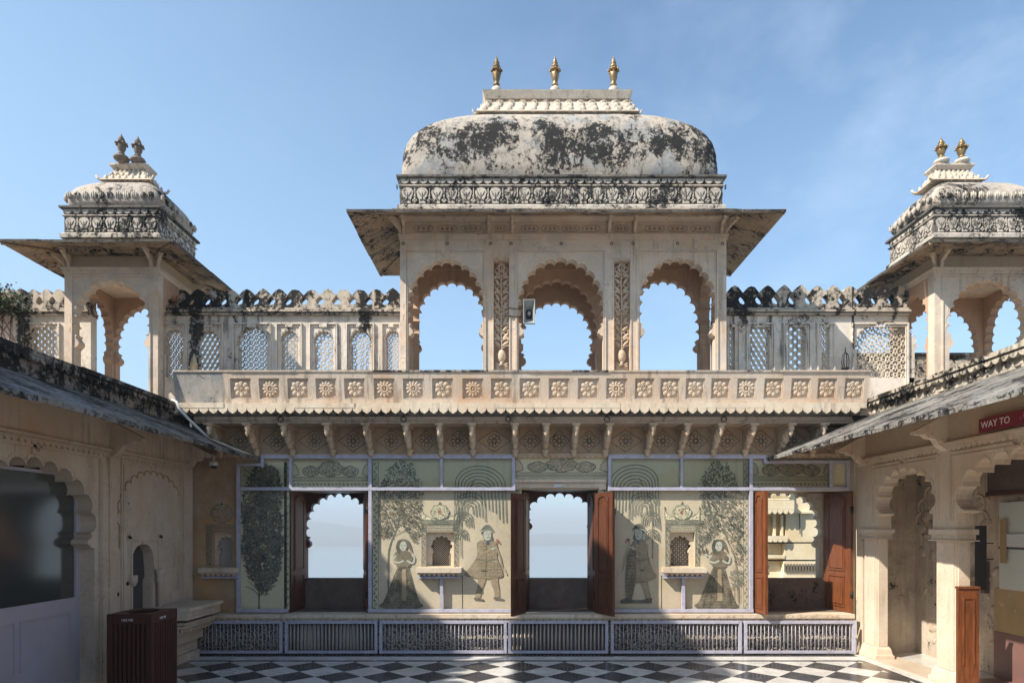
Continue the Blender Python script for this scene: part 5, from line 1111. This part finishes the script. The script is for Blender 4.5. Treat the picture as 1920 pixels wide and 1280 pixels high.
# ================================================================== LEFT WING
LM = lambda u, w_, v: (-4.2 - w_, u, v)
LW = thing('left_wing', (-4.2, 5.5, 0), 'shaded left side of the courtyard with glazed arch, blind arch and dark sloping eave', 'building')
mb = MB(LM); ar = arch(5.635, .805, 0, 1.58, 2.20, 11, .42, True, .78); arch_plate(mb, 4.62, 6.66, 0, 2.93, 0, .17, ar, 'wing_wall_left')
offset_line(mb, ar, 5.635, 1.6, .035, -.001, .005, 'wing_wall_left', 9); mb.build('arch_wall', LW)
nar = [(7.095, .55), (7.095, 1.02), (7.06, 1.05), (7.06, 1.13)] + [(7.29 - .215 * math.cos(math.pi * k / 16), 1.22 + .225 * math.sin(math.pi * k / 16) ** .8) for k in range(17)] + [(7.52, 1.13), (7.52, 1.05), (7.485, 1.02), (7.485, .55)]
mb = MB(LM); mb.plate([(6.661, 0), (6.661, 2.93), (8.399, 2.93), (8.399, 0)], [nar], 0, .12, 'wing_wall_left')
bar_ = arch(7.50, .66, 1.40, 1.66, 2.27, 15, .40, False, .75)
mb.tube([(x, -.002, z) for x, z in bar_], .009, 'ochre_wall', 5)
frame_mould(mb, 6.86, 8.12, 2.36, .0, -.0005, 'wing_wall_left', .022, True, .018); frame_mould(mb, 6.91, 8.07, 2.31, .0, -.0007, 'wing_wall_left', .012, False, .010); frame_mould(mb, 4.74, 6.54, 2.36, .0, -.0005, 'wing_wall_left', .03, True, .022); frame_mould(mb, 6.50, 6.535, 2.30, .0, -.0007, 'wing_wall_left', .010, False, .03)
frame_mould(mb, 7.04, 7.60, 1.50, .72, -.0005, 'wing_wall_left', .02, True, .02)
mb.box(6.66, 6.78, -.02, 0, 0, 2.4, 'wing_wall_left'); mb.box(8.14, 8.36, -.03, -.0005, 0, 2.42, 'wing_wall_left')
for u in (7.0, 7.62): mb.tube([(u, -.02 + .0, 1.52 + .0), (u, -.03, 1.525)], .022, 'iron', 8)
for u, z in ((5.62, 2.335), (6.98, 1.02), (6.80, .92)): mb.ell((u, -.012, z), (.02, .012, .024), 'iron')
mb.build('wall', LW)
mb = MB(LM)
for u in (7.545,): mb.lathe([(.03, .5), (.03, .98), (.045, 1.0), (.045, 1.02), (.038, 1.04), (.055, 1.09), (.06, 1.14)], (u, -.05, 0), 'wing_wall_left', 12)
mb.build('colonnette', LW)
mb = MB(LM); mb.lathe([(.02, .98), (.045, 1.03), (.045, 1.10)], (7.065, -.02, 0), 'wing_wall_left', 10); mb.build('corbel', LW)
mb = MB(LM); mb.box(7.0, 7.6, .122, .15, .5, 1.5, 'grey_panel'); mb.build('niche_panel', LW)
mb = MB(LM); mb.box(3.0, 4.619, 0, .28, 0, 2.93, 'wing_wall_left'); mb.box(-3.2, 2.999, 0, .28, 0, 2.93, 'wing_wall_left'); mb.build('near_wall', LW)
# door behind the glazed arch
DR = MB(LM); DR.box(4.80, 4.90, 0.1500, 0.2200, 0, 2.3, 'white_door'); DR.box(6.385, 6.46, 0.1500, 0.2200, 0, 2.3, 'white_door'); DR.box(4.90, 6.385, 0.1550, 0.2100, 0, .90, 'white_door'); DR.box(4.90, 6.385, 0.1500, 0.2200, .90, .935, 'white_door')
for a, b_ in ((4.98, 5.60), (5.66, 6.30)): frame_mould(DR, a, b_, .80, .34, 0.1545, 'white_door', .014, False, .010)
DR.box(4.9, 6.385, 0.1470, 0.1545, 0.1700, 0.1850, 'white_door'); DR.box(4.9, 6.385, 0.1500, 0.2200, 2.13, 2.16, 'white_door'); d_ = DR.build('glazed_door', LW)
mb = MB(LM); mb.box(4.90, 6.385, 0.1700, 0.1850, .936, 2.129, 'dark_glass'); mb.build('glass_pane', d_)
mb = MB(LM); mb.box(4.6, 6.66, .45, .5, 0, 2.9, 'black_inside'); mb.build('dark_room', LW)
def wing_top(M, P, u0, u1, zc, over, zo, zi, wall, eav, para, und, ptop, brs, notch=0):
    mb = MB(M); mb.box(u0, u1, -.03, -.0008, zc - .045, zc - .03, wall); mb.box(u0, u1, -.06, -.0006, zc - .028, zc + .0, wall); scallops(mb, u0, u1, zc - .046, .035, -.022, -.0009, .075, wall, True); mb.box(u0, u1, -.02, -.0007, zc + .001, zi - .03, und); mb.build('cornice', P)
    mb = MB(M)
    u = u0; th = .045
    while u < u1 - .01:
        l = U(.55, .9); u2 = min(u1, u + l); g_ = .0015; dz = U(-.008, .008); dw = U(-.012, .010)
        n = 5; prof = [(-over + dw, zo + dz)] + [(-over * (1 - k / n), zo + (zi - zo) * (k / n) + dz * (1 - k / n)) for k in range(1, n + 1)]
        vs = []; 
        for w_, z in prof: vs += [(u + g_, w_, z), (u2 - g_, w_, z), (u + g_, w_, z + th), (u2 - g_, w_, z + th)]
        m_ = len(prof)
        fb = [(4 * i, 4 * i + 1, 4 * i + 5, 4 * i + 4) for i in range(m_ - 1)]; ft = [(4 * i + 2, 4 * i + 6, 4 * i + 7, 4 * i + 3) for i in range(m_ - 1)]; fs_ = [(4 * i, 4 * i + 4, 4 * i + 6, 4 * i + 2) for i in range(m_ - 1)] + [(4 * i + 1, 4 * i + 3, 4 * i + 7, 4 * i + 5) for i in range(m_ - 1)]
        mb.add(vs, fb, und); mb.add(vs, ft + fs_ + [(0, 2, 3, 1)], eav); u = u2
    # chipped nosing along the edge
    for i in range(int((u1 - u0) * 14)):
        uu = U(u0, u1); mb.ell((uu, -over + U(-.004, .012), zo + .022 + U(-.012, .02)), (U(.02, .07), .014, U(.006, .013)), eav, 0, 6, 4)
    mb.build('eave', P)
    mb = MB(M); mb.box(u0, u1 + .0, .0, .26, zi - .02, ptop - .075, para); u = u0
    while u < u1 - .01:
        l = U(.5, 1.1); u2 = min(u1, u + l); dz = U(-.006, .006); mb.box(u + .002, u2, -.075 + U(-.01, .01), .28, ptop - .045 + dz, ptop + dz, para); u = u2
    mb.box(u0, u1, -.03, .24, ptop - .074, ptop - .052, para); scallops(mb, u0, u1, ptop - .053, .055, -.062, -.031, .105, para)
    for i in range(int((u1 - u0) * 10)): mb.ell((U(u0, u1), -.004, U(zi + .02, ptop - .09)), (U(.02, .10), .012, U(.015, .05)), para, U(-.4, .4), 7, 4)
    mb.build('parapet', P)
    for u in brs:
        q = MB(lambda a, b_, c: M(u + b_, -a - .02, zc + c)); q.plate([(0, 0), (0, .30), (.34, .12), (.33, .085), (.24, .09), (.20, .05), (.13, .04), (.09, -.02), (.04, -.06), (0, -.08)], [], -.045, .045, wall)
        k = MB(lambda a, b_, c: M(u + a, -b_ - .02, zc + c)); k.ell((0, .07, .02), (.06, .05, .05), wall); k.ell((0, .17, .075), (.055, .05, .035), wall); k.ell((0, .28, .10), (.05, .04, .025), wall); append(q, k); q.build('bracket', P)
wing_top(LM, LW, -3.2, 8.34, 2.44, .915, 2.495, 2.90, 'wing_wall_left', 'eave_left', 'parapet_left', 'wing_wall_left', 3.17, (6.70, 8.20, 4.68))
mb = MB(LM); mb.box(-3.2, 7.49, .262, 4, 2.9, 3.05, 'rock'); mb.build('roof', LW)
mb = MB(LM)
for k, (d_, z0, z1) in enumerate(((.50, .665, .70), (.47, .56, .664), (.44, .50, .525), (.41, .455, .49), (.35, .38, .45), (.27, .25, .375), (.20, .10, .245), (.24, .0, .095))): mb.box(7.35 + k * .006, 8.20 - k * .012, -d_, -.031, z0, z1, 'ledge' if k < 2 else 'wing_wall_left')
for i in range(11): mb.ell((7.42 + i * .07, -.37, .43), (.018, .02, .035), 'ledge', 0, 6, 4)
for i in range(16): mb.ell((7.40 + i * .05, -.474, .61), (.02, .008, .03), 'wing_wall_left', .4, 6, 4)
tag(mb.build('stone_bench'), 'carved stepped stone bench against the left wall behind the wooden bin', 'bench')

# ================================================================== RIGHT WING
RM = lambda u, w_, v: (4.5 + w_, u, v)
RW = thing('right_wing', (4.5, 5.5, 0), 'cream arcaded right side of the courtyard with scalloped arches and stained sloping eave', 'building')
for nm, a, b_, c, hw in (('arch', 6.651, 8.399, 7.36, .52), ('arch', 4.66, 6.65, 5.68, .79), ('arch', 2.7, 4.659, 3.7, .79)):
    mb = MB(RM); ar = arch(c, hw, 1.61, 1.84, 2.265, 9, .46, True, .74); arch_plate(mb, a, b_, 1.61, 2.93, 0, .17, ar, 'wing_wall_right'); offset_line(mb, ar, c, 1.75, .035, -.001, .0045, 'balcony', 9)
    frame_mould(mb, c - hw - .10, c + hw + .10, 2.40, 1.70, -.0005, 'wing_wall_right', .02, True, .02); frame_mould(mb, c - hw - .06, c + hw + .06, 2.36, 1.70, -.0007, 'wing_wall_right', .01, False, .01); mb.build(nm, RW)
mb = MB(RM); mb.box(-3.2, 2.699, 0, .3, 0, 2.93, 'wing_wall_right'); mb.build('near_wall', RW)
for a, b_ in ((7.88, 8.36), (6.47, 6.84), (4.49, 4.89)):
    q = MB(RM); cu = (a + b_) / 2; hb = (b_ - a) / 2
    if a > 7: hb = .17; cu = 8.06
    def cb(hu, w0, w1, z0, z1): q.box(cu - hu, cu + hu, w0, w1, z0, z1, 'wing_wall_right')
    cb(hb + .03, -.03, .20, 1.555, 1.609); cb(hb + .012, -.012, .182, 1.50, 1.554); cb(hb + .035, -.035, .205, 1.488, 1.4995)
    cb(hb - .035, .015, .155, .16, 1.487); cb(hb - .055, .002, .168, .16, 1.487); cb(hb - .015, .03, .14, .16, 1.487)
    q.rects((cu, .085), [(hb - .02, .075, .16), (hb + .0, .09, .13), (hb + .015, .10, .06), (hb + .03, .115, .055), (hb + .03, .115, .0)], 'wing_wall_right'); q.build('column', RW)
q = MB(RM); q.box(8.25, 8.39, .02, .16, 0, 1.61, 'wing_wall_right'); q.build('pier', RW)
wing_top(RM, RW, -3.2, 8.34, 2.50, 1.17, 2.492, 3.0, 'wing_wall_right', 'eave_right', 'parapet_right', 'underside', 3.235, (8.16, 6.62, 4.75))
mb = MB(RM); mb.box(-3.2, 7.49, .262, 4, 2.9, 3.05, 'rock'); mb.build('roof', RW)
q = MB(RM); q.box(-3.2, 8.49, .80, .90, 0, 2.9, 'gallery')
for i in range(60): q.ell((U(6.6, 8.3), .80, U(.1, 2.2)), (U(.03, .12), .012, U(.02, .08)), 'gallery', U(-1, 1), 7, 4)
offset_line(q, arch(7.75, .55, 1.2, 1.62, 2.2, 9, .5, False, .8), 7.75, 1.6, .0, .798, .016, 'wing_wall_right', 2); q.build('gallery_back_wall', RW)
q = MB(); q.box(4.67, 5.3, 8.40, 8.5, 0, 2.9, 'gallery'); q.build('gallery_end_wall', RW)
q = MB(RM); q.box(-3.2, 8.5, .171, .799, 2.55, 2.62, 'gallery'); q.build('gallery_ceiling', RW)
q = MB(RM); q.box(7.28, 7.40, .70, .799, .35, 1.02, 'gallery'); q.box(7.26, 7.42, .68, .799, 1.021, 1.07, 'ledge'); q.box(7.10, 7.16, .74, .799, .9, 1.25, 'dark_sill'); q.build('stone_post', RW)
q = MB(RM); q.box(5.7, 6.93, .776, .7995, .97, 1.90, 'board'); q.box(5.7, 6.93, .765, .7755, 1.40, 1.425, 'grey_panel'); q.box(5.7, 6.90, .755, .7758, 1.425, 1.56, 'white_plastic'); q.box(6.80, 6.89, .752, .7545, 1.25, 1.72, 'ochre_low'); q.build('notice_board', RW)
q = MB(RM); q.box(5.2, 7.02, .79, .7994, .50, .969, 'ochre_low'); q.box(5.2, 7.02, .785, .7993, .0, .499, 'mauve_floor'); q.build('painted_dado', RW)
q = MB(RM); q.box(4.95, 6.80, .55, .78, 1.96, 2.54, 'dark_sill'); q.box(4.95, 6.80, .53, .549, 1.96, 2.0, 'wood_dark'); q.build('gallery_shade_box', RW)  # added dark box, painting in the gloom under the gallery ceiling
q = MB(); q.box(4.84, 5.3, 2.0, 6.9, .002, .006, 'mauve_floor'); q.box(4.84, 7.0, 7.0, 8.0, .0065, .009, 'threshold') if False else None; tag(q.build('gallery_floor', origin=(6, 5, 0)), kind='structure')
q = MB(); q.box(4.46, 4.84, -3, 8.34, .002, .012, 'threshold'); q.build('threshold', RW)
# half-height red door leaf and dark shutter inside the second arch
DRR = thing('door_leaf', (4.9, 6.5, 0), 'low orange-red wooden door leaf beside the second column of the right arcade', 'door')
q = MB(); x0, x1, yy = X_(1793, 6.45), X_(1832, 6.45), 6.42; q.box(x0, x1, yy, yy + .035, .03, Z_(1103, 6.42), 'wood_bright'); frame_mould(q, x0 + .045, x1 - .045, Z_(1120, 6.42), .25, yy - .0005, 'wood_bright', .012, False, .008); q.box(x0 - .005, x1 + .005, yy - .012, yy + .045, Z_(1103, 6.42), Z_(1103, 6.42) + .022, 'wood_bright'); q.build('panel', DRR)
q = MB(); q.box(4.83, 4.91, 6.62, 6.68, Z_(1105, 6.6), Z_(985, 6.6), 'speaker_dark')
for pz in (1018, 1048): q.tube([(4.90, 6.65, Z_(pz, 6.6)), (5.0, 6.65, Z_(pz, 6.6))], .006, 'iron')
tag(q.build('dark_shutter', origin=(4.87, 6.65, 1.0)), 'narrow black upright shutter with two iron pegs above the orange-red door leaf', 'shutter')
# red sign
SG = thing('sign', (4.40, 6.1, 2.66), 'red sign board lettered WAY TO, hanging under the right eave', 'sign')
def text(body, size, M4, mat, par, name='lettering', ext=.001):
    cu = bpy.data.curves.new('t', 'FONT'); cu.body = body; cu.size = size; cu.extrude = ext; cu.align_x = 'LEFT'; cu.align_y = 'CENTER'; cu.resolution_u = 3
    o = bpy.data.objects.new('t', cu); C.objects.link(o); dg = bpy.context.evaluated_depsgraph_get(); me = bpy.data.meshes.new_from_object(o.evaluated_get(dg)); bpy.data.objects.remove(o)
    me.transform(M4); v = [tuple(q_.co) for q_ in me.vertices]; f = [tuple(p_.vertices) for p_ in me.polygons]; bpy.data.meshes.remove(me)
    q_ = MB(); q_.add(v, f, mat); return q_.build(name, par)
sx0, sz0, sz1 = 4.43, 2.50 + .04, 2.50 + .16
ya, yb = 4.43 * F / 875, 4.43 * F / 1010
zA, zB = Z_(812, ya), Z_(786, ya)
q = MB(); q.box(4.43, 4.445, 4.9, ya, zA, zB, 'sign_red'); q.build('board', SG)
T4 = Matrix(((0, 0, -1, 4.429), (-1, 0, 0, ya - .03), (0, 1, 0, (zA + zB) / 2), (0, 0, 0, 1)))
text('WAY TO', .088, T4, 'sign_white', SG)
q = MB()
for i in range(26): q.ell((4.4285, ya - .50 - i * .016 - U(0, .02), (zA + zB) / 2 + U(-.03, .03)), (.0015, U(.01, .02), U(.008, .03)), 'sign_pink', 0, 6, 4)
q.build('worn_lettering', SG)

# ================================================================== WOODEN BIN
BN = thing('litter_bin', (-3.6, 6.2, 0), 'dark red-brown slatted wooden litter bin lettered USE ME by the left wall', 'litter bin')
x0, x1, y0, y1 = X_(200, 6.0), X_(284, 6.0), 6.0, 6.46; zt_b = Z_(1151, 6.0); q = MB()
for i in range(9):
    a = x0 + .02 + (x1 - x0 - .04) * i / 9
    for yy in (y0 + .004, y1 - .024): q.box(a + .006, a + .032, yy, yy + .02, .05, zt_b - .09, 'bin_wood')
    bb = y0 + .03 + (y1 - y0 - .06) * i / 9
    for xx in (x0 + .004, x1 - .024): q.box(xx, xx + .02, bb + .006, bb + .034, .05, zt_b - .09, 'bin_wood')
q.build('slats', BN)
q = MB()
for xx, yy in ((x0, y0), (x1 - .03, y0), (x0, y1 - .03), (x1 - .03, y1 - .03)): q.box(xx, xx + .03, yy, yy + .03, .0, zt_b - .09, 'bin_wood')
q.box(x0 + .03, x1 - .03, y0 + .002, y0 + .025, .02, .07, 'bin_wood'); q.box(x0 + .025, x1 - .025, y0 + .03, y1 - .03, .06, .075, 'bin_wood'); q.build('posts', BN)
q = MB(); oc = [((x0 + x1) / 2 + .135 * math.cos(e), (y0 + y1) / 2 + .16 * math.sin(e)) for e in [6.2832 * k / 24 for k in range(24)]]
q.M = lambda a, b_, c: (a, c, b_); q.plate([(x0, y0), (x1, y0), (x1, y1), (x0, y1)], [oc], zt_b - .02, zt_b, 'bin_wood'); q.M = None
q.box(x0, x1, y0 - .002, y0 + .02, zt_b - .09, zt_b - .0205, 'bin_wood'); q.box(x0, x1, y1 - .02, y1, zt_b - .09, zt_b - .0205, 'bin_wood'); q.box(x0, x0 + .02, y0 + .021, y1 - .021, zt_b - .09, zt_b - .0205, 'bin_wood'); q.box(x1 - .02, x1, y0 + .021, y1 - .021, zt_b - .09, zt_b - .0205, 'bin_wood'); q.build('rim', BN)
q = MB(); q.box(x0 + .05, x1 - .05, y0 + .05, y1 - .05, .08, zt_b - .12, 'black_inside'); q.build('liner', BN)
text('USE ME', .034, Matrix(((1, 0, 0, x0 + .14), (0, 0, -1, y0 - .0035), (0, 1, 0, zt_b - .055), (0, 0, 0, 1))), 'sign_white', BN)
text('USE ME', .034, Matrix(((0, 0, 1, x1 + .0015), (1, 0, 0, y0 + .14), (0, 1, 0, zt_b - .055), (0, 0, 0, 1))), 'sign_white', BN)

# ================================================================== PALACE RANGE SEEN THROUGH THE RIGHT OPENING
FB = thing('palace_tower', (7.2, 15, -31), 'sunlit cream palace wall with bracketed balcony seen through the rightmost opening', 'building')
yy = 14.6
fx_ = lambda p_: X_(p_, yy); fz = lambda p_: Z_(p_, yy)
q = MB(); q.add([(fx_(1478), yy, fz(900)), (fx_(1700), yy, fz(900)), (fx_(1700), yy, fz(1120)), (fx_(1466), yy, fz(1120)), (fx_(1478), yy + 4, fz(900)), (fx_(1700), yy + 4, fz(900)), (fx_(1700), yy + 4, fz(1120)), (fx_(1466), yy + 4, fz(1120))], [(0, 1, 2, 3), (4, 7, 6, 5), (0, 4, 5, 1), (0, 3, 7, 4), (1, 5, 6, 2), (3, 2, 6, 7)], 'far_wall'); q.box(fx_(1380), fx_(1700), yy - .3, yy + 5, -31, fz(1120) - .01, 'far_wall'); q.build('wall', FB)
q = MB(); q.box(fx_(1380), fx_(1476), yy - .12, yy + 3, fz(937), fz(900), 'far_wall'); q.box(fx_(1380), fx_(1482), yy - .2, yy + 3, fz(955), fz(938), 'far_wall'); scallops(q, fx_(1380), fx_(1482), fz(955.3), .10, yy - .2, yy - .15, .12, 'far_wall')
q.box(fx_(1380), fx_(1470), yy + .15, yy + 3, fz(1120), fz(956), 'far_wall'); q.box(fx_(1380), fx_(1474), yy - .1, yy + .149, fz(1010), fz(1004), 'far_wall'); scallops(q, fx_(1380), fx_(1474), fz(1010.2), .08, yy - .1, yy - .06, .12, 'far_wall'); q.box(fx_(1380), fx_(1471), yy - .02, yy + .149, fz(1046), fz(1040), 'far_wall')
for p_ in (1437, 1452, 1466): q.box(fx_(p_ - 2), fx_(p_ + 2), yy - .02, yy + .149, fz(1003.5), fz(965), 'far_wall')
for i in range(8): q.tube([(fx_(1438 + i * 5) + .05 * math.cos(e), yy - .125, fz(928) + .05 * math.sin(e)) for e in [6.28 * k / 8 for k in range(8)]], .012, 'far_wall', 4, True)
q.build('balcony', FB)
q = MB(); q.box(fx_(1480), fx_(1520), yy - .08, yy, fz(962), fz(958), 'far_wall'); q.tube([(fx_(1498), yy - .03, fz(960)), (fx_(1499), yy - .03, fz(1000))], .01, 'iron')
for i in range(12): q.box(fx_(1470 + i * 5.5), fx_(1472 + i * 5.5), yy - .05, yy, fz(1070), fz(1056), 'rock')
q.build('railing', FB)
# wooded islet on the lake seen through the left opening
q = MB()
for i in range(700):
    a = R(); x, y, z = -278 + random.gauss(0, 6.5), 830 + random.gauss(0, 6), -30 + abs(random.gauss(0, 3.2)) * (1.2 if R() < .5 else .6); l = U(.5, 1.3)
    q.add([(x, y, z), (x + l, y + U(-l, l), z + U(-.3, .6) * l), (x + l * .5, y, z + l), (x - l * .3, y, z + l * .5)], [(0, 1, 2, 3)], 'trees_far')
q.ell((-278, 830, -30), (17, 10, .9), 'rock'); tag(q.build('lake_islet', origin=(-278, 830, -30)), 'tiny dark wooded islet on the hazy lake seen through the left opening', 'island')
# rest of the court behind the viewer, and unseen blocks added to cast shadows
q = MB(); q.box(-9, 9, -9.2, -8.0, 0, 3.4, 'wing_wall_right'); tag(q.build('rear_wing'), 'plain cream range closing the court behind the viewer', 'building')
US = thing('sun_blocker', (-5.25, 3.95, 3.05), 'tall narrow unseen shadow-casting tank on four posts over the left wing roof', 'blocker')  # unseen block added to throw a shadow on the dado and floor
q = MB(); q.box(-5.50, -5.02, 2.8, 5.1, 5.8, 7.9, 'wing_wall_left'); q.build('blocker', US)
for ux in (-5.46, -5.16):
    for uy in (2.85, 4.95): q = MB(); q.box(ux, ux + .1, uy, uy + .1, 3.05, 5.799, 'wing_wall_left'); q.build('post', US)

UB = thing('left_shade_block', (-7.0, 4.1, 3.05), 'plain unseen block added over the left wing to widen its shadow', 'building')  # unseen block added so the wing's shadow reaches further along the wall
q = MB(); q.box(-8.2, -6.0, 2.0, 6.15, 3.05, 5.5, 'wing_wall_left'); q.build('wall', UB)
q = MB(); q.box(-8.2, -5.98, 1.95, 6.17, 5.501, 5.56, 'wing_wall_left')
for i in range(12): q.lathe([(.13, 0), (.11, .12), (.15, .2), (.0, .34)], (-6.1, 2.2 + i * .345, 5.56), 'wing_wall_left', 8)
q.build('cresting', UB)

# ================================================================== HAZE over the lake
m = bpy.data.materials.new('haze_air'); m.use_nodes = True; t = m.node_tree; t.nodes.clear(); MATS['haze_air'] = m
o_ = N(t, 'ShaderNodeOutputMaterial'); v_ = N(t, 'ShaderNodeVolumePrincipled'); v_.inputs['Color'].default_value = (.66, .72, .78, 1); v_.inputs['Density'].default_value = .0016; v_.inputs['Anisotropy'].default_value = .0
t.links.new(v_.outputs[0], o_.inputs['Volume'])
q = MB(); q.box(-4100, 4100, -410, 4100, -32, 30, 'haze_air'); tag(q.build('haze', origin=(0, 0, -32)), kind='stuff')
